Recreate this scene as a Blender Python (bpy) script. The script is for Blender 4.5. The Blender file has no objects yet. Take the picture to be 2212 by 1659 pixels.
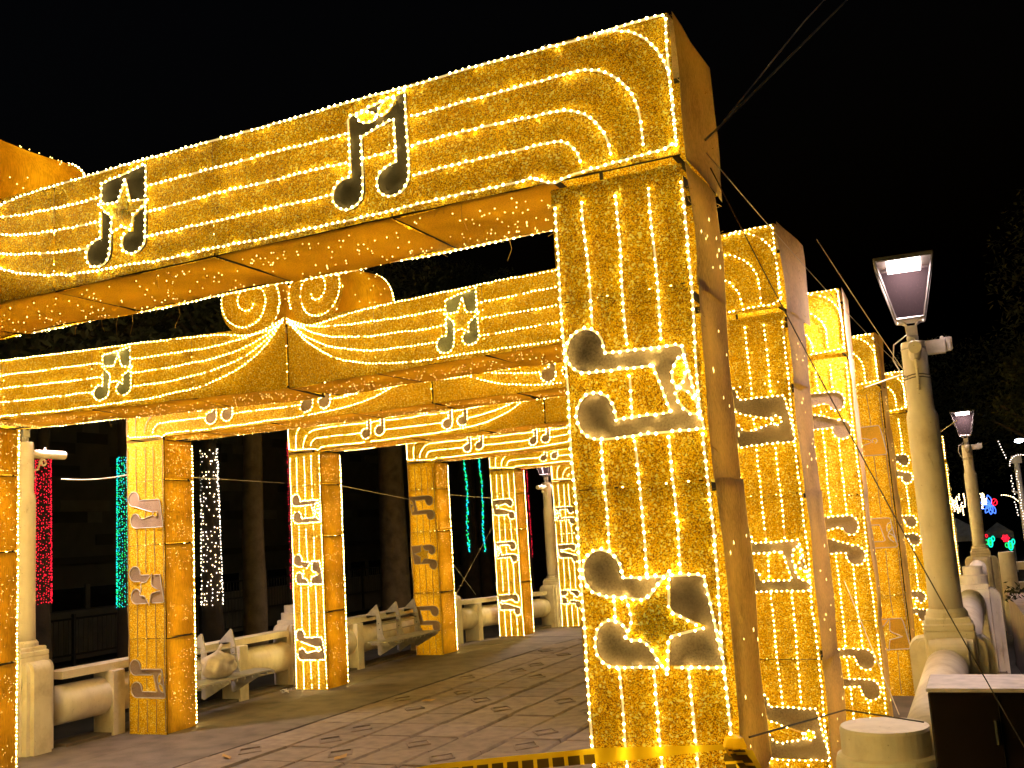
import bpy, math, random
from mathutils import Vector, Matrix, noise
random.seed(11)
R = math.radians
sc = bpy.context.scene
COL = sc.collection

# ------------------------------------------------------------------ camera, world, exposure
cam_d = bpy.data.cameras.new("camera"); cam = bpy.data.objects.new("camera", cam_d); COL.objects.link(cam)
cam_d.sensor_width = 36.0; cam_d.lens = 36.0 * 2184.0 / 2212.0; cam_d.clip_start = 0.05; cam_d.clip_end = 600
CR = Vector((0.90663236, 0.41705699, -0.06388454)); CU = Vector((0.11896944, -0.10742675, 0.98706928)); CF = Vector((-0.40480124, 0.90250926, 0.1470136))
CP = Vector((0, 0, 2.1))
cam.matrix_world = Matrix(((CR.x, CU.x, -CF.x, CP.x), (CR.y, CU.y, -CF.y, CP.y), (CR.z, CU.z, -CF.z, CP.z), (0, 0, 0, 1)))
sc.camera = cam
w = bpy.data.worlds.new("World"); sc.world = w; w.use_nodes = True
wn = w.node_tree; bg = wn.nodes["Background"]
sky = wn.nodes.new("ShaderNodeTexSky"); sky.sky_type = 'NISHITA'; sky.sun_disc = False
sky.sun_elevation = R(-5); sky.sun_rotation = R(200)
wn.links.new(sky.outputs[0], bg.inputs[0]); bg.inputs[1].default_value = 0.10
vs = sc.view_settings; vs.view_transform = 'Standard'; vs.look = 'None'; vs.exposure = 1.5; vs.gamma = 1
sc.render.engine = 'CYCLES'
cy = sc.cycles
cy.use_denoising = True
try: cy.denoiser = 'OPENIMAGEDENOISE'
except Exception: pass
cy.sample_clamp_indirect = 4.0; cy.max_bounces = 5; cy.diffuse_bounces = 3; cy.glossy_bounces = 2; cy.transmission_bounces = 4; cy.transparent_max_bounces = 6
cy.caustics_reflective = False; cy.caustics_refractive = False

LAMP_POWER = 88.0

# ------------------------------------------------------------------ materials
M = {}
def nodes(name):
    m = bpy.data.materials.new(name); m.use_nodes = True
    nt = m.node_tree; b = nt.nodes["Principled BSDF"]
    return m, nt, b
def ramp(nt, stops, fac):
    r = nt.nodes.new("ShaderNodeValToRGB"); e = r.color_ramp.elements
    while len(e) < len(stops): e.new(0.5)
    for x, (p, c) in zip(e, stops): x.position = p; x.color = (*c, 1)
    nt.links.new(fac, r.inputs[0]); return r.outputs[0]
def tex(nt, kind, scale, vec=None, **kw):
    t = nt.nodes.new(kind); t.inputs["Scale"].default_value = scale
    for k, v in kw.items(): t.inputs[k].default_value = v
    if vec is None:
        g = nt.nodes.new("ShaderNodeNewGeometry"); vec = g.outputs["Position"]
    nt.links.new(vec, t.inputs["Vector"]); return t
def bump(nt, b, h, strength, dist):
    n = nt.nodes.new("ShaderNodeBump"); n.inputs["Strength"].default_value = strength; n.inputs["Distance"].default_value = dist
    nt.links.new(h, n.inputs["Height"]); nt.links.new(n.outputs[0], b.inputs["Normal"])

def glitter(name, trans, gain=1.0):
    m, nt, b = nodes(name)
    v = tex(nt, "ShaderNodeTexVoronoi", 260)
    sep = nt.nodes.new("ShaderNodeSeparateColor"); nt.links.new(v.outputs["Color"], sep.inputs[0])
    big = tex(nt, "ShaderNodeTexNoise", 3.0, Detail=3)
    c = ramp(nt, [(0.0, (.15 * gain, .055 * gain, .001)), (.22, (.46 * gain, .22 * gain, .002)), (.55, (.90 * gain, .505 * gain, .004)), (.80, (1, .70, .01)), (1.0, (1, .92, .14))], sep.outputs[0])  # dark and bright flakes: sparkle contrast put into the colour
    v2 = tex(nt, "ShaderNodeTexVoronoi", 120); s2 = nt.nodes.new("ShaderNodeSeparateColor"); nt.links.new(v2.outputs["Color"], s2.inputs[0])
    sk = nt.nodes.new("ShaderNodeMath"); sk.operation = 'GREATER_THAN'; sk.inputs[1].default_value = .92; nt.links.new(s2.outputs[1], sk.inputs[0])
    mk = nt.nodes.new("ShaderNodeMix"); mk.data_type = 'RGBA'; mk.inputs[7].default_value = (1, .93, .25, 1); nt.links.new(sk.outputs[0], mk.inputs[0]); nt.links.new(c, mk.inputs[6]); c = mk.outputs[2]  # bright specks: glints painted into the base colour
    mx = nt.nodes.new("ShaderNodeMix"); mx.data_type = 'RGBA'; mx.blend_type = 'MULTIPLY'; mx.inputs[0].default_value = .5
    g = ramp(nt, [(.3, (.68, .62, .55)), (.6, (1, 1, 1))], big.outputs["Fac"])
    nt.links.new(c, mx.inputs[6]); nt.links.new(g, mx.inputs[7])
    nt.links.new(mx.outputs[2], b.inputs["Base Color"])
    b.inputs["Metallic"].default_value = .0; b.inputs["Roughness"].default_value = .4; b.inputs["Specular IOR Level"].default_value = .12
    # every glitter flake tilts its own way
    nm = nt.nodes.new("ShaderNodeVectorMath"); nm.operation = 'SUBTRACT'; nm.inputs[1].default_value = (.5, .5, .5)
    nt.links.new(v.outputs["Color"], nm.inputs[0])
    sc_ = nt.nodes.new("ShaderNodeVectorMath"); sc_.operation = 'SCALE'; sc_.inputs[3].default_value = .9; nt.links.new(nm.outputs[0], sc_.inputs[0])
    ge = nt.nodes.new("ShaderNodeNewGeometry"); ad = nt.nodes.new("ShaderNodeVectorMath"); ad.operation = 'ADD'
    nt.links.new(ge.outputs["Normal"], ad.inputs[0]); nt.links.new(sc_.outputs[0], ad.inputs[1])
    no = nt.nodes.new("ShaderNodeVectorMath"); no.operation = 'NORMALIZE'; nt.links.new(ad.outputs[0], no.inputs[0]); nt.links.new(no.outputs[0], b.inputs["Normal"])
    tr = nt.nodes.new("ShaderNodeBsdfTranslucent"); nt.links.new(mx.outputs[2], tr.inputs[0])
    ms = nt.nodes.new("ShaderNodeMixShader"); ms.inputs[0].default_value = trans
    nt.links.new(b.outputs[0], ms.inputs[1]); nt.links.new(tr.outputs[0], ms.inputs[2])
    nt.links.new(ms.outputs[0], nt.nodes["Material Output"].inputs[0])
    M[name] = m
def cloth(name, col, trans, tcol=None, zs=.10):
    m, nt, b = nodes(name)
    ge = nt.nodes.new("ShaderNodeNewGeometry"); vm = nt.nodes.new("ShaderNodeVectorMath"); vm.operation = 'MULTIPLY'; vm.inputs[1].default_value = (1, 1, zs); nt.links.new(ge.outputs["Position"], vm.inputs[0])
    wv = tex(nt, "ShaderNodeTexNoise", 120, vm.outputs[0], Detail=5, Roughness=.7); lo = tex(nt, "ShaderNodeTexNoise", 2.2, Detail=3)
    mm = nt.nodes.new("ShaderNodeMath"); mm.operation = 'ADD'; nt.links.new(wv.outputs["Fac"], mm.inputs[0]); nt.links.new(lo.outputs["Fac"], mm.inputs[1])
    d = tuple(x * .45 for x in col); e = tuple(min(1, x * 1.3) for x in col)
    c = ramp(nt, [(.75 / 2, d), (.5, col), (1.25 / 2, e)], (lambda s: s)(mm.outputs[0]))
    hv = nt.nodes.new("ShaderNodeMath"); hv.operation = 'MULTIPLY'; hv.inputs[1].default_value = .5; nt.links.new(mm.outputs[0], hv.inputs[0])
    nt.links.new(hv.outputs[0], c.node.inputs[0])
    nt.links.new(c, b.inputs["Base Color"]); b.inputs["Roughness"].default_value = .9
    bump(nt, b, wv.outputs["Fac"], .5, .004)
    tr = nt.nodes.new("ShaderNodeBsdfTranslucent")
    if tcol: 
        c2 = ramp(nt, [(.36, tuple(x * .42 for x in tcol)), (.62, tcol)], hv.outputs[0]); nt.links.new(c2, tr.inputs[0])
    else: nt.links.new(c, tr.inputs[0])
    ms = nt.nodes.new("ShaderNodeMixShader"); ms.inputs[0].default_value = trans
    nt.links.new(b.outputs[0], ms.inputs[1]); nt.links.new(tr.outputs[0], ms.inputs[2]); nt.links.new(ms.outputs[0], nt.nodes["Material Output"].inputs[0])
    M[name] = m
def plain(name, col, rough=.6, metal=0.0, var=.25, scale=6.0, bmp=.0, bscale=40.0, stain=None):
    m, nt, b = nodes(name)
    n = tex(nt, "ShaderNodeTexNoise", scale, Detail=6)
    stops = [(.3, tuple(x * (1 - var) for x in col)), (.55, col), (.75, tuple(min(1, x * (1 + var * .5)) for x in col))]
    if stain: stops = [(.28, stain)] + stops
    c = ramp(nt, stops, n.outputs["Fac"]); nt.links.new(c, b.inputs["Base Color"])
    b.inputs["Roughness"].default_value = rough; b.inputs["Metallic"].default_value = metal
    if bmp:
        n2 = tex(nt, "ShaderNodeTexNoise", bscale, Detail=5); bump(nt, b, n2.outputs["Fac"], bmp, .01)
    M[name] = m
def emit(name, col, s, sample=True):
    m, nt, b = nodes(name)
    b.inputs["Base Color"].default_value = (*[min(.8, x * .8) for x in col], 1); b.inputs["Roughness"].default_value = .3
    b.inputs["Emission Color"].default_value = (*col, 1); b.inputs["Emission Strength"].default_value = s
    m.cycles.emission_sampling = 'AUTO' if sample else 'NONE'
    M[name] = m

glitter("gold_glitter", .30)
glitter("gold_glitter_thin", .55)
glitter("gold_glitter_patch", .0, 1.1)
cloth("gold_cloth", (.56, .34, .03), .6, (.86, .49, .018))
cloth("burlap", (.56, .44, .28), .38, (.85, .58, .15), zs=.35)
cloth("note_brown", (.34, .24, .15), .2, (.4, .22, .06), zs=1.0)
cloth("note_black", (.05, .036, .015), .05, zs=1.0)
cloth("note_green", (.30, .30, .17), .2, zs=1.0)
cloth("note_yellow", (.75, .5, .04), .55, zs=1.0)
plain("frame_metal", (.012, .009, .006), .8)
emit("rope_lit", (1, .74, .30), .26)
emit("rope_lit_far", (1, .62, .12), .09)
emit("led", (1, .77, .25), 28.0)
emit("fairy", (1, .66, .16), 2.6, False)
emit("fairy_string", (1, .70, .17), 8.5)
plain("rope_dead", (.30, .22, .12), .35)
plain("rope_dead_white", (.6, .57, .5), .35)
plain("thread", (.5, .32, .08), .9)
def concrete(name, col, dirt, rough=.7):
    m, nt, b = nodes(name)
    ge = nt.nodes.new("ShaderNodeNewGeometry"); vm = nt.nodes.new("ShaderNodeVectorMath"); vm.operation = 'MULTIPLY'; vm.inputs[1].default_value = (1, 1, .35); nt.links.new(ge.outputs["Position"], vm.inputs[0])
    st = tex(nt, "ShaderNodeTexNoise", 7.0, vm.outputs[0], Detail=7, Roughness=.65); bl = tex(nt, "ShaderNodeTexNoise", 2.6, Detail=6, Roughness=.65); fn_ = tex(nt, "ShaderNodeTexNoise", 120, Detail=4)
    c1 = ramp(nt, [(.26, dirt), (.36, tuple(x * .88 for x in col)), (.55, col)], st.outputs["Fac"])
    c2 = ramp(nt, [(.28, (.66, .60, .52)), (.46, (.95, .93, .9)), (.7, (1, 1, 1))], bl.outputs["Fac"])
    mx = nt.nodes.new("ShaderNodeMix"); mx.data_type = 'RGBA'; mx.blend_type = 'MULTIPLY'; mx.inputs[0].default_value = .85
    nt.links.new(c1, mx.inputs[6]); nt.links.new(c2, mx.inputs[7])
    pit = tex(nt, "ShaderNodeTexVoronoi", 16); pr_ = ramp(nt, [(.05, (.45, .4, .33)), (.10, (1, 1, 1))], pit.outputs["Distance"])
    m2 = nt.nodes.new("ShaderNodeMix"); m2.data_type = 'RGBA'; m2.blend_type = 'MULTIPLY'; m2.inputs[0].default_value = .7; nt.links.new(mx.outputs[2], m2.inputs[6]); nt.links.new(pr_, m2.inputs[7])
    nt.links.new(m2.outputs[2], b.inputs["Base Color"]); b.inputs["Roughness"].default_value = rough
    ad = nt.nodes.new("ShaderNodeMath"); ad.operation = 'ADD'; nt.links.new(fn_.outputs["Fac"], ad.inputs[0]); nt.links.new(bl.outputs["Fac"], ad.inputs[1]); bump(nt, b, fn_.outputs["Fac"], .35, .004)
    M[name] = m
concrete("cream_paint", (.70, .64, .54), (.36, .30, .22))
plain("stone", (.225, .178, .135), .8, 0, .3, 7.0, .9, 70, (.12, .10, .085))
plain("stone_pale", (.25, .20, .155), .8, 0, .3, 7.0, .9, 70, (.17, .14, .11))
plain("stone_dark", (.20, .158, .12), .8, 0, .3, 7.0, .9, 70, (.09, .08, .07))
plain("deck_concrete", (.135, .11, .09), .75, 0, .45, 3.2, .8, 60, (.07, .06, .05))
plain("joint", (.012, .010, .008), .95)
plain("steel", (.42, .40, .38), .5, .3, .25, 12)
plain("steel_dark", (.06, .055, .05), .5, .4)
plain("wire", (.72, .64, .5), .7)
plain("wire_dark", (.10, .085, .07), .6)
plain("box_dark", (.014, .009, .007), .25, 0, .4, 9)
plain("box_top_lit", (.55, .48, .46), .6, 0, .3, 14)  # pale colour carries the lamplight falling on the cabinet top
plain("plaster_pink", (.50, .40, .36), .85, 0, .25, 3.0, .5, 30, (.3, .23, .2))
plain("bark", (.12, .088, .053), .95, 0, .45, 3.5, .9, 18)
plain("bark_dark", (.03, .022, .016), .95, 0, .45, 3.5, .9, 18)
plain("leaf_lit", (.075, .08, .035), .6, 0, .4, 1.5)  # lit copy of leaf: faint light on the right crowns put into the colour
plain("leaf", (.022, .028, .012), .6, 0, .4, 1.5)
plain("ground", (.045, .04, .03), .95, 0, .5, 1.2, .6, 12)
plain("facade", (.075, .07, .06), .85, 0, .2, 2)
plain("facade_dark", (.035, .03, .024), .85, 0, .2, 2)
plain("facade_pale", (.12, .11, .095), .85, 0, .2, 2)
plain("window_glass", (.012, .012, .014), .12)
plain("iron", (.014, .013, .012), .5, .3)
plain("bag", (.44, .38, .32), .32, 0, .35, 8, .5, 14)
plain("tent", (.42, .43, .46), .8)
plain("litter", (.6, .58, .55), .3)
plain("leaf_dry", (.42, .26, .08), .8)
plain("skin_white", (.78, .74, .68), .5)
m, nt, b = nodes("pane"); tp_ = nt.nodes.new("ShaderNodeBsdfTransparent"); tp_.inputs[0].default_value = (.96, .90, .91, 1)
gl = nt.nodes.new("ShaderNodeBsdfGlossy"); gl.inputs["Roughness"].default_value = .06; df = nt.nodes.new("ShaderNodeBsdfTranslucent"); df.inputs[0].default_value = (.8, .56, .60, 1)
m1 = nt.nodes.new("ShaderNodeMixShader"); m1.inputs[0].default_value = .0; nt.links.new(tp_.outputs[0], m1.inputs[1]); nt.links.new(gl.outputs[0], m1.inputs[2])
ms = nt.nodes.new("ShaderNodeMixShader"); ms.inputs[0].default_value = .0010; nt.links.new(m1.outputs[0], ms.inputs[1]); nt.links.new(df.outputs[0], ms.inputs[2]); nt.links.new(ms.outputs[0], nt.nodes["Material Output"].inputs[0])
M["pane"] = m
emit("lamp_face", (1, .90, .84), 9.0)
emit("lamp_far", (.8, .9, 1), 14.0)
for nm, c, s in (("led_red", (.9, .012, .035), .7), ("led_teal", (.005, .85, .50), .75), ("led_cyan", (.01, .50, .75), .75), ("led_green", (.02, .8, .15), .55), ("led_white", (1, .82, .66), 2.2), ("led_warm", (1, .72, .35), 4.0), ("led_blue", (.06, .18, 1), .8), ("led_pink", (.7, .25, .8), .4)):
    emit(nm, c, s, False)
def tape_mat():
    m, nt, b = nodes("caution_tape")
    uv = nt.nodes.new("ShaderNodeUVMap"); sp = nt.nodes.new("ShaderNodeSeparateXYZ"); nt.links.new(uv.outputs[0], sp.inputs[0])
    fr = nt.nodes.new("ShaderNodeMath"); fr.operation = 'FRACT'; mu = nt.nodes.new("ShaderNodeMath"); mu.operation = 'MULTIPLY'; mu.inputs[1].default_value = 26
    nt.links.new(sp.outputs[0], mu.inputs[0]); nt.links.new(mu.outputs[0], fr.inputs[0])
    def cmp(src, op, v):
        n = nt.nodes.new("ShaderNodeMath"); n.operation = op; n.inputs[1].default_value = v; nt.links.new(src, n.inputs[0]); return n.outputs[0]
    def mul(a, c):
        n = nt.nodes.new("ShaderNodeMath"); n.operation = 'MULTIPLY'; nt.links.new(a, n.inputs[0]); nt.links.new(c, n.inputs[1]); return n.outputs[0]
    f = mul(mul(cmp(fr.outputs[0], 'GREATER_THAN', .25), cmp(sp.outputs[1], 'LESS_THAN', .62)), mul(cmp(sp.outputs[0], 'GREATER_THAN', .22), cmp(sp.outputs[0], 'LESS_THAN', .62)))
    c = ramp(nt, [(.4, (.80, .55, .015)), (.6, (.10, .06, .01))], f); nt.links.new(c, b.inputs["Base Color"]); b.inputs["Roughness"].default_value = .35
    tr = nt.nodes.new("ShaderNodeBsdfTranslucent"); nt.links.new(c, tr.inputs[0]); ms = nt.nodes.new("ShaderNodeMixShader"); ms.inputs[0].default_value = .55
    nt.links.new(b.outputs[0], ms.inputs[1]); nt.links.new(tr.outputs[0], ms.inputs[2]); nt.links.new(ms.outputs[0], nt.nodes["Material Output"].inputs[0])
    M["caution_tape"] = m
tape_mat()

# ------------------------------------------------------------------ mesh helpers
class MB:
    def __init__(s): s.v = []; s.f = []; s.mi = []; s.uv = None
    def add(s, vs, fs, mi=0):
        o = len(s.v); s.v += [tuple(p) for p in vs]; s.f += [tuple(i + o for i in f) for f in fs]; s.mi += [mi] * len(fs)
    def box(s, a, b, mi=0, mat=None):
        x0, y0, z0 = a; x1, y1, z1 = b
        vs = [Vector(p) for p in ((x0, y0, z0), (x1, y0, z0), (x1, y1, z0), (x0, y1, z0), (x0, y0, z1), (x1, y0, z1), (x1, y1, z1), (x0, y1, z1))]
        if mat: vs = [mat @ p for p in vs]
        s.add(vs, [(0, 3, 2, 1), (4, 5, 6, 7), (0, 1, 5, 4), (1, 2, 6, 5), (2, 3, 7, 6), (3, 0, 4, 7)], mi)
    def bbox(s, a, b, bv, mi=0):       # box with chamfered vertical and top edges
        x0, y0, z0 = a; x1, y1, z1 = b
        prof = [(x0 + bv, y0), (x1 - bv, y0), (x1, y0 + bv), (x1, y1 - bv), (x1 - bv, y1), (x0 + bv, y1), (x0, y1 - bv), (x0, y0 + bv)]
        cx, cy_ = (x0 + x1) / 2, (y0 + y1) / 2
        def ring(k, z): return [(cx + (x - cx) * k, cy_ + (y - cy_) * k, z) for x, y in prof]
        k = 1 - 2 * bv / max(x1 - x0, y1 - y0)
        vs = ring(1, z0) + ring(1, z1 - bv) + ring(k, z1)
        fs = [tuple(range(7, -1, -1)), tuple(range(16, 24))]
        for r_ in (0, 8):
            for i in range(8): fs.append((r_ + i, r_ + (i + 1) % 8, r_ + 8 + (i + 1) % 8, r_ + 8 + i))
        s.add(vs, fs, mi)
    def tube(s, pts, r, n=6, closed=False, mi=0, caps=True):
        pts = [Vector(p) for p in pts]; N = len(pts)
        if N < 2: return
        rr = r if isinstance(r, (list, tuple)) else [r] * N
        prev = None; vs = []
        for i, p in enumerate(pts):
            if closed: t = pts[(i + 1) % N] - pts[i - 1]
            else: t = pts[min(i + 1, N - 1)] - pts[max(i - 1, 0)]
            if t.length < 1e-9: t = Vector((0, 0, 1))
            t.normalize()
            if prev is None:
                a = Vector((0, 0, 1)) if abs(t.z) < .9 else Vector((1, 0, 0)); u = t.cross(a).normalized()
            else:
                u = prev - t * prev.dot(t)
                u = u.normalized() if u.length > 1e-6 else t.orthogonal().normalized()
            prev = u; v = t.cross(u)
            for k in range(n):
                a = 2 * math.pi * k / n; vs.append(p + (u * math.cos(a) + v * math.sin(a)) * rr[i])
        fs = []
        for i in range(N if closed else N - 1):
            j = (i + 1) % N
            for k in range(n): fs.append((i * n + k, i * n + (k + 1) % n, j * n + (k + 1) % n, j * n + k))
        if caps and not closed: fs += [tuple(range(n - 1, -1, -1)), tuple((N - 1) * n + k for k in range(n))]
        s.add(vs, fs, mi)
    def lathe(s, prof, c=(0, 0, 0), n=24, mi=0):
        vs = []; fs = []
        for r, z in prof:
            for k in range(n):
                a = 2 * math.pi * k / n; vs.append((c[0] + r * math.cos(a), c[1] + r * math.sin(a), c[2] + z))
        for i in range(len(prof) - 1):
            for k in range(n): fs.append((i * n + k, i * n + (k + 1) % n, (i + 1) * n + (k + 1) % n, (i + 1) * n + k))
        fs += [tuple(range(n - 1, -1, -1)), tuple((len(prof) - 1) * n + k for k in range(n))]
        s.add(vs, fs, mi)
    def bead(s, p, r, mi=0):
        x, y, z = p
        s.add([(x + r, y, z), (x - r, y, z), (x, y + r, z), (x, y - r, z), (x, y, z + r), (x, y, z - r)],
              [(0, 2, 4), (2, 1, 4), (1, 3, 4), (3, 0, 4), (2, 0, 5), (1, 2, 5), (3, 1, 5), (0, 3, 5)], mi)
    def ball(s, p, r, mi=0, n=8, sq=(1, 1, 1)):
        pr = []; 
        vs = []; fs = []; m_ = n // 2
        for i in range(1, m_):
            a = math.pi * i / m_
            for k in range(n):
                t = 2 * math.pi * k / n; vs.append((p[0] + r * sq[0] * math.sin(a) * math.cos(t), p[1] + r * sq[1] * math.sin(a) * math.sin(t), p[2] + r * sq[2] * math.cos(a)))
        top = len(vs); vs += [(p[0], p[1], p[2] + r * sq[2]), (p[0], p[1], p[2] - r * sq[2])]
        for i in range(m_ - 2):
            for k in range(n): fs.append((i * n + k, (i + 1) * n + k, (i + 1) * n + (k + 1) % n, i * n + (k + 1) % n))
        for k in range(n): fs.append((top, k, (k + 1) % n)); fs.append((top + 1, (m_ - 2) * n + (k + 1) % n, (m_ - 2) * n + k))
        s.add(vs, fs, mi)
    def prism(s, poly, fn, y0, y1, mi=0):  # poly of (a,b) pairs mapped by fn(a, y, b)
        n = len(poly)
        vs = [fn(a, y0, c) for a, c in poly] + [fn(a, y1, c) for a, c in poly]
        fs = [tuple(range(n)), tuple(range(2 * n - 1, n - 1, -1))]
        for i in range(n): fs.append((i, i + n, (i + 1) % n + n, (i + 1) % n))
        s.add(vs, fs, mi)
    def build(s, name, mats, parent=None, smooth=False, loc=None, kind=None):
        me = bpy.data.meshes.new(name); me.from_pydata([tuple(p) for p in s.v], [], s.f)
        if isinstance(mats, str): mats = [mats]
        for k in mats: me.materials.append(M[k])
        if len(mats) > 1: me.polygons.foreach_set("material_index", s.mi)
        if smooth: me.polygons.foreach_set("use_smooth", [True] * len(s.f))
        if s.uv:
            l = me.uv_layers.new(name="UVMap")
            for p in me.polygons:
                for li in p.loop_indices: l.data[li].uv = s.uv[me.loops[li].vertex_index]
        me.update()
        o = bpy.data.objects.new(name, me); COL.objects.link(o)
        if parent: o.parent = parent
        if loc: o.location = loc
        if kind: o["kind"] = kind
        return o
def empty(name, loc=(0, 0, 0)):
    o = bpy.data.objects.new(name, None); COL.objects.link(o); o.location = loc; o.empty_display_size = .2; return o
def tag(o, label, cat, group=None):
    o["label"] = label; o["category"] = cat
    if group: o["group"] = group
    return o
def struct(o): o["kind"] = "structure"; return o
def inpoly(x, y, P):
    c = False; j = len(P) - 1
    for i in range(len(P)):
        if (P[i][1] > y) != (P[j][1] > y) and x < (P[j][0] - P[i][0]) * (y - P[i][1]) / (P[j][1] - P[i][1]) + P[i][0]: c = not c
        j = i
    return c
def resample(pts, d):
    out = [Vector(pts[0])]; acc = 0.0
    for a, c in zip(pts, pts[1:]):
        a = Vector(a); c = Vector(c); L = (c - a).length; t = d - acc
        while t <= L: out.append(a + (c - a) * (t / L)); t += d
        acc = (acc + L) % d if L > 0 else acc
    return out
def sheet(mb, fn, u0, u1, v0, v1, nu, nv, wob=.006, edge=.006, seed=0, mi=0):
    """a cloth sheet on a grid; fn(u, v, off) gives the point"""
    vs = []
    for j in range(nv + 1):
        for i in range(nu + 1):
            u = u0 + (u1 - u0) * i / nu; v = v0 + (v1 - v0) * j / nv
            q = Vector((u * 2.3 + seed, v * 2.3, seed * .37)); q2 = Vector((u * 9 + seed, v * 9, 3 + seed))
            off = wob * noise.noise(q)
            du = edge * noise.noise(q2) if i in (0, nu) else 0; dv = edge * noise.noise(q2 + Vector((5, 5, 5))) if j in (0, nv) else 0
            vs.append(fn(u + du, v + dv, off))
    fs = [(j * (nu + 1) + i, j * (nu + 1) + i + 1, (j + 1) * (nu + 1) + i + 1, (j + 1) * (nu + 1) + i) for j in range(nv) for i in range(nu)]
    mb.add(vs, fs, mi)

# ------------------------------------------------------------------ ground and bridge deck
def deck_z(y): return 0.0 if y < 18 else -0.04 * (y - 18)
g = MB(); g.add([(-300, -60, -.9), (300, -60, -.9), (300, 500, -.9), (-300, 500, -.9)], [(0, 1, 2, 3)]); struct(g.build("ground", "ground"))
d = MB()
ys = [-3, 4, 8, 12, 18, 21, 24, 28, 34]
for a, c in zip(ys, ys[1:]):
    za, zc = deck_z(a), deck_z(c)
    x0, x1 = -10.45, -.15
    vs_ = [(x0, a, za - .05), (x1, a, za - .05), (x1, c, zc - .05), (x0, c, zc - .05), (x0, a, -.9), (x1, a, -.9), (x1, c, -.9), (x0, c, -.9)]
    d.add(vs_, [(0, 1, 2, 3), (0, 3, 7, 4), (2, 1, 5, 6)])
d.add([(-10.45, -3, -.05), (-.15, -3, -.05), (-.15, -3, -.9), (-10.45, -3, -.9)], [(0, 3, 2, 1)])
deck = struct(d.build("bridge_deck", "joint"))
# side walks of the deck: large concrete slabs left and right of the tile field
TX0, TW, TH, NT = -7.66, .5875, .635, 8
slabs = []
yy_ = 2.0
k = 0
while yy_ < 33:
    ln = random.uniform(1.7, 2.1)
    for sx, (xa, xb) in enumerate(((-10.02, -9.02), (-9.01, -7.675), (TX0 + NT * TW + .012, -1.6), (-1.59, -.55))):
        m_ = MB(); o = random.uniform(0, .004)
        za, zc = deck_z(yy_), deck_z(yy_ + ln)
        x = [(xa, yy_, za + o), (xb, yy_, za + o), (xb, yy_ + ln - .008, zc + o), (xa, yy_ + ln - .008, zc + o)]
        m_.add(x + [(p[0], p[1], p[2] - .04) for p in x], [(0, 1, 2, 3), (0, 4, 5, 1), (1, 5, 6, 2), (2, 6, 7, 3), (3, 7, 4, 0)])
        m_.build("paving_slab", "deck_concrete", deck)
    yy_ += ln
# stone tiles, each a piece of its own: a few shared meshes
tile_meshes = []
for kk, mt in enumerate(("stone", "stone", "stone_pale", "stone_dark", "stone")):
    for vv in range(2):
        m_ = MB(); bv = .012 + .006 * vv; gx = .021; gy = .006
        x0, x1, y0, y1 = gx, TW - gx, gy, TH - gy
        j = lambda: random.uniform(-.005, .005)
        top = [(x0 + bv + j(), y0 + bv * .5 + j(), 0), (x1 - bv + j(), y0 + bv * .5 + j(), 0), (x1 - bv + j(), y1 - bv * .5 + j(), 0), (x0 + bv + j(), y1 - bv * .5 + j(), 0)]
        low = [(x0, y0, -.022), (x1, y0, -.022), (x1, y1, -.022), (x0, y1, -.022)]; bot = [(p[0], p[1], -.06) for p in low]
        m_.add(top + low + bot, [(0, 1, 2, 3), (0, 4, 5, 1), (1, 5, 6, 2), (2, 6, 7, 3), (3, 7, 4, 0), (4, 8, 9, 5), (5, 9, 10, 6), (6, 10, 11, 7), (7, 11, 8, 4)])
        me_o = m_.build("tile", mt, deck); tile_meshes.append(me_o.data); bpy.data.objects.remove(me_o)
dm = MB()
for q in range(4):
    a = [(.20, 0), (0, .15), (-.20, 0), (0, -.15)]; i0, i1 = a[q], a[(q + 1) % 4]; s_ = .84
    dm.add([(i0[0], i0[1], -.012), (i1[0], i1[1], -.012), (i1[0], i1[1], .010), (i0[0], i0[1], .010), (i0[0] * s_, i0[1] * s_, .014), (i1[0] * s_, i1[1] * s_, .014), (i1[0] * s_, i1[1] * s_, -.012), (i0[0] * s_, i0[1] * s_, -.012)], [(0, 1, 2, 3), (3, 2, 5, 4), (4, 5, 6, 7)])
dmo = dm.build("diamond_rim", "stone_dark"); diamond_mesh = dmo.data; bpy.data.objects.remove(dmo)
far = MB(); cnt = 0
row = 0; y = 3.55
while y < 33:
    for c in range(NT):
        x = TX0 + c * TW; off = random.uniform(-.005, .006); z = deck_z(y)
        if y > 7.2 and y < 27.8:
            o = bpy.data.objects.new("tile", random.choice(tile_meshes)); COL.objects.link(o); o.parent = deck
            o.location = (x, y, z + off + .002); o.rotation_euler = (R(random.uniform(-.5, .5)) + (0 if y < 18 else -.04), R(random.uniform(-.5, .5)), 0)
            if (row + 0) % 4 in (0, 1) and (c + row // 4) % 2 == row % 2 or (row % 4 == 2 and c % 4 == 1):
                q = bpy.data.objects.new("diamond_rim", diamond_mesh); COL.objects.link(q); q.parent = o; q.location = (TW / 2 + random.uniform(-.03, .03), TH / 2 + random.uniform(-.03, .03), 0); q.rotation_euler = (R(random.uniform(-2.5, 2.5)), R(random.uniform(-2.5, 2.5)), R(90 + random.uniform(-6, 6)))
        else:
            far.box((x + .01, y + .005, z - .05), (x + TW - .01, y + TH - .005, z + off + .001))
    y += TH; row += 1
far.build("tile_rest", "stone", deck, kind="stuff")

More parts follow.
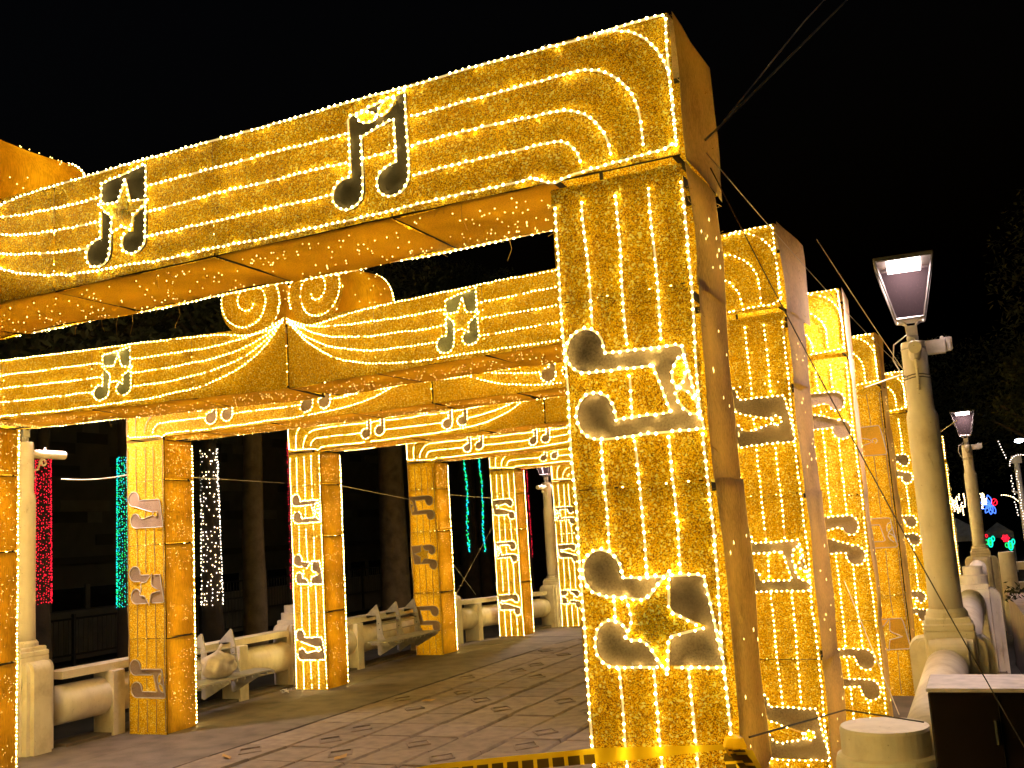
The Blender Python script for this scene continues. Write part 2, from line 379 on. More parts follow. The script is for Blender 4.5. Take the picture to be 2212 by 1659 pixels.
# ------------------------------------------------------------------ lamp posts, piers, balustrades
def wing_pts(w_, zt, r): # side outline (offset outwards, z) with quarter-round top
    P = [(0, 0), (w_, 0), (w_, zt - r)]
    for k in range(1, 7):
        a = math.pi / 2 * k / 6; P.append((w_ - r + r * math.cos(a), zt - r + r * math.sin(a)))
    P.append((0, zt)); return P
def pedestal(root, name, z0, zt, half=.2, wing=.13, ww=.24):
    b = MB(); b.bbox((-half, -half, z0), (half, half, zt), .012)
    for k in range(4):
        a = k * math.pi / 2; ca, sa = math.cos(a), math.sin(a)
        P = wing_pts(wing, zt - .06 - z0, .11)
        def fn(o, t, zz): 
            px = half - .002 + o; return (px * ca - t * sa, px * sa + t * ca, z0 + zz)
        b.prism(P, fn, -ww / 2, ww / 2)
        def fn2(o, t, zz):
            px = half - .002 + o * .55; return (px * ca - t * sa, px * sa + t * ca, z0 + zz * .985 + .012)
        b.prism(P, fn2, -ww / 2 - .05, ww / 2 + .05)
    return b.build(name, "cream_paint", root)
def lamp_post(x, y, label, z0=0.0, ped=1.08, sh=1.25, tap=2.90, top=3.55, camera_box=True, power=1.0, turn=0.0):
    root = empty("street_lamp", (x, y, 0)); root.rotation_euler = (0, 0, turn); tag(root, label, "street lamp", "lantern posts on the bridge balustrade")
    pedestal(root, "pedestal", z0 - .4, ped)
    b = MB(); b.bbox((-.2, -.2, ped), (.2, .2, ped + .055), .012); b.bbox((-.18, -.18, ped + .055), (.18, .18, ped + .10), .01); b.lathe([(.165, ped + .1), (.165, ped + .14), (.145, ped + .17)], n=28); b.build("plinth", "cream_paint", root)
    b = MB(); b.lathe([(.136, sh - .02), (.132, sh + .3), (.130, tap - .02), (.128, tap), (.112, tap + .05), (.108, tap + .09), (.106, top - .02), (.100, top), (.03, top + .002)], n=32); b.build("shaft", "cream_paint", root, smooth=True)
    # cross pipe with scrolled brackets
    b = MB(); b.tube([(0, -.58, top - .13), (0, .58, top - .13)], .052, 14); b.build("cross_arm", "cream_paint", root, smooth=False)
    for s_ in (-1, 1):
        b = MB(); pts = []
        for k in range(26):
            t = k / 25; a = t * 2.2 * math.pi; r = .055 * (1 - t * .75)
            pts.append((0, s_ * (.27 - r * math.cos(a) * 1.0), top - .235 + r * math.sin(a)))
        b.tube(pts, .013, 6)
        pts2 = [(0, s_ * (.22 - .11 * t), top - .24 - .16 * t - .03 * math.sin(t * 6.28)) for t in [i / 8 for i in range(9)]]
        b.tube([(0, s_ * .27, top - .18)] + pts2, .013, 6)
        pts = []
        for k in range(18):
            t = k / 17; a = t * 1.8 * math.pi; r = .035 * (1 - t * .7); pts.append((0, s_ * (.125 + r * math.cos(a)), top - .40 - r * math.sin(a)))
        b.tube(pts, .011, 6)
        b.tube([(0, s_ * .30, top - .09), (0, s_ * .30, top - .045)], .014, 6)
        b.build("scroll_bracket", "cream_paint", root)
    if camera_box:
        fl = MB(); fl.box((.10, -.045, top - .125), (.255, .035, top - .005)); fl.box((.256, -.04, top - .11), (.30, .032, top + .008)); fl.tube([(.235, -.04, top + .006), (.235, .032, top + .006)], .016, 8)
        for k in range(4): fl.box((.301, -.036 + k * .018, top - .10), (.313, -.028 + k * .018, top + .004))
        fl.tube([(.1 * math.cos(a), .1 * math.sin(a), top - .06) for a in [k * math.pi / 8 for k in range(16)]], .012, 5, True)
        fl.build("floodlight", "steel", root)
        cb = MB(); cb.tube([(.02, -.06, top + .04), (-.05, -.12, top + .05), (-.16, -.1, top - .02), (-.18, -.09, top - .15), (-.13, -.1, top - .27), (-.07, -.09, top - .33)], .006, 5); cb.build("cable", "steel", root)
        bd = MB()
        for zz in (top - .3, top - .325): bd.tube([(.112 * math.cos(a), .112 * math.sin(a), zz + .006 * math.sin(3 * a)) for a in [k * math.pi / 8 for k in range(16)]], .005, 4, True)
        bd.build("wire_band", "wire_dark", root)
    zb = top + .20
    cl = MB(); cl.lathe([(.045, top), (.05, top + .03), (.05, top + .05), (.04, top + .055), (.04, top + .06)], n=10); cl.bbox((-.048, -.048, top + .06), (.048, .048, top + .145), .006); cl.build("collar", "steel", root)
    for sx in (-1, 1):
        for sy in (-1, 1):
            arms = MB(); arms.tube([(sx * .035, sy * .035, top + .13), (sx * .045, sy * .045, top + .165), (sx * .075, sy * .075, zb - .012), (sx * .115, sy * .115, zb)], .011, 6); arms.build("lantern_arm", "steel", root)
    h_, bw, tw = .52, .115, .238
    fr = MB()
    for sx in (-1, 1):
        for sy in (-1, 1): fr.tube([(sx * bw, sy * bw, zb), (sx * tw, sy * tw, zb + h_)], .011, 4)
    for zz, q in ((zb, bw), (zb + h_, tw)):
        fr.tube([(-q, -q, zz), (q, -q, zz), (q, q, zz), (-q, q, zz)], .013, 4, True)
    fr.build("lantern_frame", "steel_dark", root)
    bp_ = MB(); bp_.box((-bw + .012, -bw + .012, zb - .010), (bw - .012, bw - .012, zb + .004)); bp_.build("lantern_base", "steel", root)
    for k in range(4):
        a = k * math.pi / 2; ca, sa = math.cos(a), math.sin(a); P = [(-bw + .01, bw - .004, zb + .01), (bw - .01, bw - .004, zb + .01), (tw - .015, tw - .006, zb + h_ - .012), (-tw + .015, tw - .006, zb + h_ - .012)]
        vs_ = [(x_ * ca - y_ * sa, x_ * sa + y_ * ca, z_) for x_, y_, z_ in P]; inn = [(v_[0] * .985, v_[1] * .985, v_[2]) for v_ in vs_]
        pb = MB(); pb.add(vs_ + inn, [(0, 1, 2, 3), (7, 6, 5, 4), (0, 4, 5, 1), (1, 5, 6, 2), (2, 6, 7, 3), (3, 7, 4, 0)]); pb.build("glass_pane", "pane", root)
    tp = MB(); tp.bbox((-tw - .012, -tw - .012, zb + h_ + .008), (tw + .012, tw + .012, zb + h_ + .03), .008)
    lo = [(-.235, -.235), (.235, -.235), (.235, .235), (-.235, .235)]
    tp.add([(x_, y_, zb + h_ + .03) for x_, y_ in lo] + [(x_ * .25, y_ * .25, zb + h_ + .065) for x_, y_ in lo], [(0, 1, 5, 4), (1, 2, 6, 5), (2, 3, 7, 6), (3, 0, 4, 7), (4, 5, 6, 7)]); tp.build("lantern_roof", "steel_dark", root)
    lf = MB(); lf.box((-.14, -.14, zb + h_ - .05), (.14, .14, zb + h_ + .006)); lf.build("led_plate", "lamp_face", root)
    L = bpy.data.lights.new("lantern_light", 'AREA'); L.shape = 'SQUARE'; L.size = .26; L.energy = LAMP_POWER * power; L.color = (1, .84, .80); L.spread = R(180)
    lo_ = bpy.data.objects.new("lantern_light", L); COL.objects.link(lo_); lo_.parent = root; lo_.location = (0, 0, zb + h_ - .055)
    return root
lamp_post(-10.2, 8.5, "cream lantern post at far left with two-sided pipe arm and scroll brackets", camera_box=False)
lamp_post(-.36, 9.5, "large cream lantern post on the right with lit lantern and floodlight box", turn=R(3))
lamp_post(-9.9, 23.8, "distant cream lantern post seen between the far left pillars", z0=-.2, ped=.86, sh=1.02, tap=2.66, top=3.35, camera_box=False)
lamp_post(-.1, 24.5, "smaller distant lantern post behind the large right lamp", z0=-.2, ped=1.05, sh=1.22, tap=2.76, top=3.42)

def pier(x, y, label, z0=0, h=1.22):
    r = empty("railing_pier", (x, y, 0)); tag(r, label, "railing pier", "stepped piers of the bridge balustrade")
    pedestal(r, "block", z0 - .4, z0 + h - .22, .17, .12, .22)
    b = MB(); b.lathe([(.17, z0 + h - .22), (.17, z0 + h - .12), (.165, z0 + h - .115), (.12, z0 + h - .11), (.12, z0 + h - .01), (.112, z0 + h), (.01, z0 + h + .001)], n=24); b.build("stepped_cap", "cream_paint", r)
    return r
pier(-10.1, 13.42, "stepped cream pier beside the lit pillar with plastic litter at its foot")
pier(-10.1, 18.55, "stepped cream pier beyond the second bench on the left", -.02, 1.25)
pier(-.18, 14.5, "stepped cream pier right behind the large right lamp pedestal", 0, 1.32)

def balustrade(x, ya, yb, za, zb, posts, label, rail=True):
    r = empty("balustrade", (x, ya, 0)); tag(r, label, "balustrade", "balustrade bays along the bridge")
    L = yb - ya; zz = lambda t: za + (zb - za) * t / L
    b = MB()
    def bar(x0, x1, z0, z1):
        n = 10
        for k in range(n):
            t0, t1 = L * k / n, L * (k + 1) / n
            b.add([(x0, t0, z0 + zz(t0)), (x1, t0, z0 + zz(t0)), (x1, t0, z1 + zz(t0)), (x0, t0, z1 + zz(t0)), (x0, t1, z0 + zz(t1)), (x1, t1, z0 + zz(t1)), (x1, t1, z1 + zz(t1)), (x0, t1, z1 + zz(t1))],
                  [(0, 1, 5, 4), (1, 2, 6, 5), (2, 3, 7, 6), (3, 0, 4, 7)] + ([(0, 3, 2, 1)] if k == 0 else []) + ([(4, 5, 6, 7)] if k == n - 1 else []))
    bar(-.15, .15, .765, .855); b.build("top_rail", "cream_paint", r)
    b = MB(); b.tube([(0, L * k / 12, .465 + zz(L * k / 12)) for k in range(13)], .225, 28); o = b.build("concrete_tube", "cream_paint", r, smooth=True)
    for p in posts:
        b = MB(); t = p - ya; b.bbox((-.10, t - .095, zz(t) - .4), (.235, t + .095, .766 + zz(t)), .008); b.build("post", "cream_paint", r)
    b = MB(); b.box((-.2, 0, -.3), (.2, L, min(za, zb) + .035)); b.build("kerb", "deck_concrete", r)
balustrade(-10.1, 8.84, 13.14, 0, 0, (9.62, 11.96), "cream balustrade bay behind the bench with the rubbish bag")
balustrade(-10.1, 13.70, 18.27, 0, 0, (15.0, 17.3), "cream balustrade bay that carries the three-fin bench")
balustrade(-10.08, 18.82, 23.45, -.03, -.19, (19.55, 22.0), "cream balustrade bay farthest along the left side")
balustrade(-10.15, 3.2, 8.15, 0, 0, (4.4, 6.9), "cream balustrade bay left of the near left lamp post")
# right side: thick handrail tube between the round bollard and the lamp pedestal
r = MB(); r.tube([(0, 0, 0), (0, 3.25, 0)], .165, 28); tag(r.build("handrail_tube", "cream_paint", None, True, (-.40, 5.95, .78)), "thick cream concrete handrail tube running from round bollard to lamp pedestal", "handrail")
r = MB(); r.tube([(0, 0, 0), (.06, 4.3, 0)], .165, 24); tag(r.build("handrail_tube", "cream_paint", None, True, (-.30, 9.95, .88)), "cream concrete tube between the large right lamp and the pier behind it", "handrail")
r = MB(); r.tube([(0, 0, 0), (.0, 8, 0)], .165, 20); tag(r.build("handrail_tube", "cream_paint", None, True, (-.18, 14.9, .82)), "far cream concrete tube beyond the right pier towards the distant lamp", "handrail")
b = MB(); b.lathe([(.275, -.5), (.275, .70), (.270, .775), (.262, .80), (.236, .812), (.236, .935), (.228, .95), (.01, .951)], n=40); tag(b.build("round_bollard", "cream_paint", None, False, (-.61, 6.0, 0)), "round cream concrete bollard with flat top at the lower right", "bollard")
b = MB(); b.lathe([(.16, -.4), (.15, .45), (.145, 1.12), (.135, 1.16), (.01, 1.161)], n=28); tag(b.build("round_bollard", "cream_paint", None, False, (.36, 22.0, 0)), "distant round cream bollard with cables round it, right of the distant lamp", "bollard")
b = MB(); b.box((0, 0, -.05), (2.2, .14, .10)); b.box((0, 0, -.42), (2.2, .14, -.28)); 
tag(b.build("side_railing", "cream_paint", None, False, (.52, 22.0, .86)), "pale two-bar concrete railing at the right edge beside the distant bollard", "railing")
# retaining wall right
b = MB(); mat = Matrix.Translation((.30, 21.6, 0)) @ Matrix.Rotation(R(-88.4), 4, 'Z')
b.box((0, -.02, -.9), (12.6, .3, .42), 0, mat); tag(b.build("retaining_wall", "plaster_pink"), "pinkish plaster retaining wall at the right edge below the railing", "wall")
b = MB(); b.box((-.05, 0, -.9), (.12, 14, .02)); tag(b.build("side_kerb", "stone_dark", None, False, (-.05, 9.7, 0)), "rough dark stone kerb beneath the right balustrade", "kerb")
b = MB()
for k in range(46):
    a = random.uniform(0, 6.28); el = random.uniform(-.9, 1.1); r_ = random.uniform(.05, .17); c = Vector((r_ * math.cos(a) * .9, -.03 + r_ * math.sin(a) * .5, r_ * el)); t = Vector((random.uniform(-1, 1), random.uniform(-.4, .4), random.uniform(-1, .5))).normalized(); n_ = t.cross(Vector((0, 1, 0))).normalized() * .012
    b.add([c - t * .045, c + n_, c + t * .045, c - n_], [(0, 1, 2, 3)])
    if k % 6 == 0: b.tube([(0, .02, -.12), c], .003, 4)
tag(b.build("wall_plant", "leaf", None, False, (.36, 19.0, .62)), "small weed growing out of the pink wall below the distant bollard", "plant")

# dark cabinet
c = empty("utility_cabinet", (-.31, 5.0, 0)); tag(c, "dark brown utility cabinet with its lit top coloured pale at the lower right corner", "cabinet")
b = MB(); b.bbox((0, 0, .0), (1.0, .40, 1.285), .008); b.build("body", "box_dark", c)
b = MB(); b.bbox((-.006, -.006, 1.287), (1.006, .41, 1.303), .004); b.build("top_plate", "box_top_lit", c)
b = MB(); b.box((.28, -.006, .3), (.283, -.001, 1.27)); b.build("door_gap_shade", "iron", c)  # solid dark strip drawn in place of the shade in the gap
for zz in (.45, 1.12):
    b = MB(); b.tube([(.265, -.012, zz - .05), (.265, -.012, zz + .05)], .010, 8); b.build("hinge", "iron", c)
b = MB(); b.bbox((.40, -.016, .96), (.46, -.0005, 1.04), .004); b.tube([(.43, -.02, 1.0), (.43, -.03, 1.0)], .012, 8); b.build("lock", "iron", c)


# ------------------------------------------------------------------ light gates
HB, HT, PW, DP = 3.585, 4.20, .58, .50
SP0 = .037
def note_shape(kind):
    def arc(cx, cy_, rx, ry, a0, a1, n=9): return [(cx + rx * math.cos(R(a0 + (a1 - a0) * k / n)), cy_ + ry * math.sin(R(a0 + (a1 - a0) * k / n))) for k in range(n + 1)]
    rh = arc(.80, .22, .20, .17, 115, 360); lh = arc(.20, .17, .20, .17, 65, 360)
    lh = arc(.20, .17, .21, .19, 76, 360)
    if kind == "hat":
        mid = [(.41, .22), (.46, .36), (.53, .58), (.60, .84), (.68, .84), (.72, .66), (.76, .50), (.74, .38)]
    elif kind == "star":
        mid = [(.42, .36), (.45, .50), (.78, .56), (.79, .45)]
        rh = arc(.80, .22, .20, .17, 95, 360)
    else:
        mid = [(.41, .80), (.84, .91), (.84, .44)]; rh = arc(.79, .22, .21, .19, 76, 360)
    P = mid + rh + [(1.0, 1.19), (.25, 1.07)] + lh
    ov = []
    if kind == "star":
        ov.append([(.63 + (.18 if k % 2 else (.30 if k in (4, 6) else .45)) * math.sin(R(36 * k + 6)), .60 + (.18 if k % 2 else (.30 if k in (4, 6) else .45)) * math.cos(R(36 * k + 6))) for k in range(10)])
    if kind == "hat": ov.append(arc(.64, .93, .075, .075, 0, 330, 9))
    if kind == "bow":
        for s_ in (-1, 1):
            ca, sa = math.cos(R(25 * s_ + 12)), math.sin(R(25 * s_ + 12)); e = arc(s_ * .15, 0, .14, .065, 0, 330, 9)
            ov.append([(.64 + x * ca - y * sa, .98 + x * sa + y * ca) for x, y in e])
    return P, ov
GATE_GROUP = "row of golden light gates along the bridge"

def gate(idx, Lp, Cp, Rp, z0, label, left, right, beam_lit, bnotes, near):
    C = Vector((Cp[0], Cp[1], z0)); root = empty("light_gate", C); tag(root, label, "light gate", GATE_GROUP)
    rnd = random.Random(100 + idx); DB = (.64, .76, .66, .62, .6, .58, .56, .56)[idx - 1]
    SP = (.033, .037, .042, .046, .052, .056, .06, .065)[idx - 1]
    bead_r = .0062 if idx == 1 else (.0058 if idx < 4 else .0066)
    ties = MB()
    def rope(fn, path, lit, blocks=(), wob=.011, closed=False, y=-.016, style=None):
        """path in (d,z); broken where it passes a note patch"""
        if closed: path = path + [path[0]]
        pts = resample([Vector((a, 0, c)) for a, c in path], SP)
        sd = rnd.uniform(0, 99); runs = [[]]
        for q in pts:
            if any(inpoly(q.x, q.z, P) for P in blocks):
                if runs[-1]: runs.append([])
                continue
            k = wob * noise.noise(Vector((q.x * 3 + sd, q.z * 3, sd))); k2 = wob * noise.noise(Vector((q.x * 3, q.z * 3 + sd, -sd)))
            runs[-1].append(fn(q.x + k, y + .3 * k2, q.z + k2))
        for run in runs:
            if len(run) < 3: continue
            t = MB(); t.tube(run, .0050 if idx == 1 else .0048, 5 if idx < 4 else 4, caps=False)
            o = t.build("rope_light", style or (("rope_lit" if idx == 1 else "rope_lit_far") if lit else "rope_dead"), root)
            if idx <= 2:
                for p in run[4::9]:
                    a_ = rnd.uniform(0, 3.14); v_ = Vector((math.cos(a_), 0, math.sin(a_))) * rnd.uniform(.010, .020); ties.tube([p - v_ + Vector((0, .008, 0)), p + Vector((0, -.009, 0)), p + v_ + Vector((0, .004, 0))], .0016, 4)
            if lit:
                be = MB()
                for p in run:
                    if rnd.random() < .965: be.bead(p + Vector((rnd.uniform(-.002, .002), -.004, rnd.uniform(-.004, .004))), bead_r * rnd.uniform(.75, 1.2))
                be.build("led_beads", "led", o, kind="stuff")
    def fairy(parent, fn, u0, u1, v0, v1, n, bands=None, r=.0032, zst=1.0):
        be = MB()
        for _ in range(n):
            v = rnd.uniform(v0, v1)
            if bands and rnd.random() < .75: v = min(v1, max(v0, rnd.gauss(rnd.choice(bands), .10)))
            c_ = fn(rnd.uniform(u0, u1), v, -.006); q_ = r * rnd.uniform(.6, 1.3); n0 = len(be.v); be.bead(c_, q_)
            if zst != 1: be.v[n0:] = [(x_, y_, c_.z + (z_ - c_.z) * zst * rnd.uniform(.6, 1.3)) for x_, y_, z_ in be.v[n0:]]
        be.build("fairy_lights", "fairy", parent, kind="stuff")
    for s, E, cfg in ((-1, Lp, left), (1, Rp, right)):
        e = Vector((E[0] - Cp[0], E[1] - Cp[1], 0)); W = e.length; dr = e / W; nr = Vector((-dr.y, dr.x, 0)) * s
        def fn(d, y, z): return dr * d + nr * y + Vector((0, 0, z))
        lit = cfg["lit"]; flip = cfg["heads"]; gm = cfg.get("fabric", "gold_glitter"); nm = cfg.get("note", "note_brown")
        # ---- pillar
        d0, d1 = W - PW, W
        ztop = HB - .035
        b = MB()
        for dd in (d0 + .02, d1 - .055):
            for y_ in (.02, DP - .035):
                b.add([fn(dd + x_, y_ + v_, zz) for zz in (.0, ztop) for x_, v_ in ((0, 0), (.015, 0), (.015, .015), (0, .015))], [(0, 1, 5, 4), (1, 2, 6, 5), (2, 3, 7, 6), (3, 0, 4, 7), (4, 5, 6, 7)])
        BZ = [.0, 1.13, 2.26, 3.05, ztop]
        for zz in BZ[1:]:  # dark bars behind the panel gaps stand in for shadow lines on the cloth
            for (a0, c0), (a1, c1) in (((d0 + .012, .012), (d1 - .05, .03)), ((d0 + .012, DP - .03), (d1 - .05, DP - .012)), ((d0 + .008, .012), (d0 + .026, DP - .012)), ((d1 - .055, .012), (d1 - .037, DP - .012))):
                vs_ = [fn(a, c, z_) for z_ in (zz - .028, zz - .002) for a, c in ((a0, c0), (a1, c0), (a1, c1), (a0, c1))]
                b.add(vs_, [(0, 3, 2, 1), (4, 5, 6, 7), (0, 1, 5, 4), (1, 2, 6, 5), (2, 3, 7, 6), (3, 0, 4, 7)])
        pil = b.build("pillar", "frame_metal", root)
        sd = idx * 7 + s * 3
        for k, (za, zc) in enumerate(zip(BZ, BZ[1:])):
            b = MB(); sheet(b, lambda u, v, o: fn(u, -.004 + o * .6, v), d0, d1, za + .003, zc - .003, 6, 10, .007, .006, sd + k); b.build("front_cloth", gm, pil, smooth=True)
            b = MB(); sheet(b, lambda u, v, o: fn(u, DP + o * .6, v), d0, d1, za + .003, zc - .003, 3, 5, .007, .006, sd + k + 50); b.build("back_cloth", "gold_glitter", pil, smooth=True)
            b = MB(); f2 = lambda u, v, o: fn(d0 - .002 + o, u, v); sheet(b, f2, .004, DP - .004, za + .012, zc - .012, 4, 9, .012, .006, sd + k + 20); cp = b.build("cloth_panel", "gold_cloth", pil, smooth=True)
            if s < 0 or near: fairy(pil, f2, .03, DP - .03, za + .05, zc - .06, 85 if near else 60, [za + (zc - za) * q for q in (rnd.uniform(.1, .4), rnd.uniform(.55, .9))])
            b = MB(); f3 = lambda u, v, o: fn(d1 + .012 + .004 * (k % 2) + o * .9, u, v); sheet(b, f3, .002, DP - .002, za - .012, zc + .012, 4, 9, .022, .016, sd + k + 33); b.build("side_cloth", cfg.get("side", "burlap"), pil, smooth=True)
            if s > 0: fairy(pil, lambda u, v, o: fn(d1 + .034, u, v), .05, DP - .05, za + .1, zc - .1, 9, None, .0017, 6.0)  # glowing beads stretched upright to draw streaky glints on the cloth
        # hidden light strings inside the pillar
        b = MB(); 
        for u_, v_ in ((.16, .35), (.32, .55), (.45, .3)): b.tube([fn(d0 + u_, DP * v_ + .02 * math.sin(z_ * 5), z_) for z_ in (.06, .8, 1.6, 2.4, 3.2, ztop - .08)], .004 * cfg.get("inner", 1.0), 4)
        b.build("light_string", "fairy_string", pil)
        # ---- notes on the pillar
        blocks = []; sc_ = .42
        def place(kind, cx, cz, turn, k):
            P, ov = note_shape(kind)
            def tr(p):
                h, v = (p[0] - .5) * sc_ * k, (p[1] - .56) * sc_ * k
                if turn == 1: h, v = v, -h        # heads to the left
                elif turn == -1: h, v = -v, h     # heads to the right
                return (cx + s * h, cz + v)
            return [tr(p) for p in P], [[tr(p) for p in q] for q in ov]
        notes = []
        for kind, cz in zip(cfg["notes"], cfg.get("z", (2.70, 1.78, .66))):
            notes.append(place(kind, (d0 + d1) / 2, cz, flip, 1.08))
        pn = len(notes)
        for kind, cd in zip(bnotes[0], bnotes[1]):
            notes.append(place(kind, cd, HB + .315, 0, 1.0))
        bn = cfg.get("bnote", nm)
        lits = [lit] * pn + [beam_lit] * 9
        bodies = []
        # ---- beam half
        b = MB(); BD = [0.0, 1.02, 2.15, 3.2, W - PW + .02]
        for dd in [.0] + BD[1:] + [W - .03]:
            for y_ in (.02, DB - .035):
                b.add([fn(dd + x_, y_ + v_, zz) for zz in (HB + .01, HT - .01) for x_, v_ in ((0, 0), (.015, 0), (.015, .015), (0, .015))], [(0, 1, 5, 4), (1, 2, 6, 5), (2, 3, 7, 6), (3, 0, 4, 7)])
            vs_ = [fn(dd + x_, y_, zz) for zz in (HB - .003, HB + .012) for x_, y_ in ((-.010, .012), (.010, .012), (.010, DB - .012), (-.010, DB - .012))]  # dark strip let through the underside cloth to draw the bar's shadow line
            b.add(vs_, [(0, 3, 2, 1), (4, 5, 6, 7), (0, 1, 5, 4), (1, 2, 6, 5), (2, 3, 7, 6), (3, 0, 4, 7)])
        for y_ in (.012, DB - .03):
            for zz in (HB + .006, HT - .024):
                vs_ = [fn(a, y_ + c, zz + g_) for g_ in (0, .018) for a, c in ((.0, 0), (W - .01, 0), (W - .01, .018), (.0, .018))]
                b.add(vs_, [(0, 3, 2, 1), (4, 5, 6, 7), (0, 1, 5, 4), (1, 2, 6, 5), (2, 3, 7, 6), (3, 0, 4, 7)])
        beam = b.build("beam", "frame_metal", root)
        BF = [.013] + BD[1:-1] + [W]
        for k, (a, c) in enumerate(zip(BF, BF[1:])):
            b = MB(); sheet(b, lambda u, v, o: fn(u, -.006 + o * .6, v), a + .002, c - .002, HB, HT, 14, 5, .007, .007, sd + k + 60); b.build("front_cloth", "gold_glitter" if beam_lit else "gold_glitter_thin", beam, smooth=True)
            b = MB(); sheet(b, lambda u, v, o: fn(u, DB + .002 + o * .6, v), a + .002, c - .002, HB, HT, 6, 3, .007, .012, sd + k + 70); b.build("back_cloth", "gold_glitter", beam, smooth=True)
            b = MB(); sheet(b, lambda u, v, o: fn(u, v, HT + o), a, c, 0, DB, 4, 2, .01, .004, sd + k); b.build("top_cloth", "burlap", beam, smooth=True)
        for k, (a, c) in enumerate(zip(BD, BD[1:])):
            b = MB(); f4 = lambda u, v, o: fn(u, v, HB - .002 + o); sheet(b, f4, a + .010, c - .010, .004, DB - .004, 16, 4, .022, .016, sd + k + 80); cp = b.build("cloth_panel", "gold_cloth", beam, smooth=True)
            fairy(beam, lambda u, v, o: fn(u, v, HB - .016), a + .06, c - .06, .04, DB - .04, 70 if near else 46)
        b = MB(); sheet(b, lambda u, v, o: fn(W + .020 + o * .9, u, v), .0, DB, HB - .03, HT + .01, 4, 6, .022, .03, sd + 91); b.build("side_cloth", cfg.get("side", "burlap"), beam, smooth=True)
        b = MB()
        for v_, zz in ((.3, .2), (.62, .33), (.45, .48)): b.tube([fn(.08 + (W - .2) * q / 8, DB * v_ + .03 * math.sin(q * 2.1), HB + zz) for q in range(9)], .004, 4)
        b.build("light_string", "fairy_string", beam)
        for i_, (P, ov) in enumerate(notes):
            yo = -.012; onp = i_ < pn
            mt = nm if onp else bn
            o_ = MB(); o_.prism(P, lambda a, y_, c: fn(a, y_, c), yo - .004, yo + .003); no = o_.build("music_note", mt, pil if onp else beam)
            for q in ov:
                o2 = MB(); o2.prism(q, lambda a, y_, c: fn(a, y_, c), yo - .010, yo - .0045); o2.build("note_ornament", "gold_glitter_patch", pil if onp else beam)
            rope(fn, P, lits[i_], ov, y=-.024, closed=True, style=None if lits[i_] else "rope_dead_white")
            for q in ov: rope(fn, q, lits[i_], y=-.030, closed=True, style=None if lits[i_] else "rope_dead_white")
        blocks = [P for P, ov in notes] + [q for P, ov in notes for q in ov]
        # ---- ropes on the pillar: five stave lines
        xs = [d0 + .012 + (PW - .024) * k / 4 for k in range(5)]
        for k, x_ in enumerate(xs):
            lk = lit and not (k in cfg.get("dead", ()))
            rope(fn, [(x_, .03), (x_, 1.6), (x_ + rnd.uniform(-.01, .01), ztop - .06)], lk, blocks)
        rope(lambda a, y_, c: fn(a, DP + .03, c), [(d0 + .006, .05), (d0 + .006, ztop - .02)], True if s < 0 and idx != 1 else lit, y=0)
        # ---- the same staves on the back face
        for k in range(5):
            bp = [(xs[k], .05), (xs[k], ztop - .05)]; pts = resample([Vector((a, 0, c)) for a, c in bp], .085)
            t = MB(); t.tube([fn(q.x, DP + .018, q.z) for q in (pts[0], pts[-1])], .0058, 4); o = t.build("back_rope_light", "rope_lit_far", root)
            be = MB(); [be.bead(fn(q.x, DP + .022, q.z), .0125) for q in pts]; be.build("led_beads", "led", o, kind="stuff")
            zz = HT - .03 - k * (HT - HB - .06) / 4; pts = resample([Vector((.1, 0, zz)), Vector((W - .15, 0, zz))], .085)
            t = MB(); t.tube([fn(q.x, DB + .018, q.z) for q in (pts[0], pts[-1])], .0058, 4); o = t.build("back_rope_light", "rope_lit_far", root)
            be = MB(); [be.bead(fn(q.x, DB + .022, q.z), .0125) for q in pts]; be.build("led_beads", "led", o, kind="stuff")
        # ---- joint rope and beam staves
        zk = [HT - .02 - k * (HT - HB - .045) / 4 for k in range(5)]
        rope(fn, [(d0 - .06, HB + .025), (d0 + .02, HB - .012), (d0 + .10, HB + .012), (d1 - .05, HB + .035), (d1 - .008, HB + .06)], lit or beam_lit, blocks)
        rope(fn, [(W - .32, HT - .012), (W - .012, HT - .01), (W - .010, HT - .2), (W - .012, HB + .05)], beam_lit or lit, ())
        for k in range(5):
            path = []; d_ = .03
            while d_ < 3.35:
                t = zk[k] - HB; tau = .36 + .02 * k
                hh = t + (.66 - t) * math.exp(-max(0, d_ - .02) / tau)
                if k == 0: hh = .60 - .055 * math.exp(-((d_ - .35) / .35) ** 2) + .07 * math.exp(-d_ / .06)
                path.append((d_, HB + hh)); d_ += .05
            ux = W - .012 - (PW - .024) * k / 4
            if k < 4:
                rr = min(.27, zk[k] - HB - .05); path.append((ux - rr - .25, zk[k] + .006))
                for q in range(9): a = R(90 - 90 * q / 8); path.append((ux - rr + rr * math.cos(a), zk[k] - rr + rr * math.sin(a)))
                path.append((ux, HB + .035))
            else: path += [(W - PW - .25, zk[k]), (W - PW - .08, zk[k] + .004), (W - PW - .04, HB + .02)]
            rope(fn, path, beam_lit and k not in cfg.get('bdead', ()), blocks, y=-.02)
        rope(lambda a, y_, c: fn(a, DB + .012, c), [(.05, HB + .004), (W - PW, HB + .004)], beam_lit, y=0)
        # ---- scroll
        cx, cz, rr = (.31, HB + .83, .262) if idx == 1 else (.37, HB + .86, .318)
        n = 40; b = MB()
        ring = [(cx + rr * math.cos(2 * math.pi * k / n), cz + rr * math.sin(2 * math.pi * k / n)) for k in range(n)]
        b.add([fn(a, -.011, c) for a, c in ring], [tuple(range(n))]); scr = b.build("scroll", "gold_glitter_thin", root)
        b = MB(); b.add([fn(a, DB + .006, c) for a, c in ring], [tuple(range(n))]); b.build("back_cloth", "gold_glitter", scr)
        b = MB(); vs_ = []; ny = 4
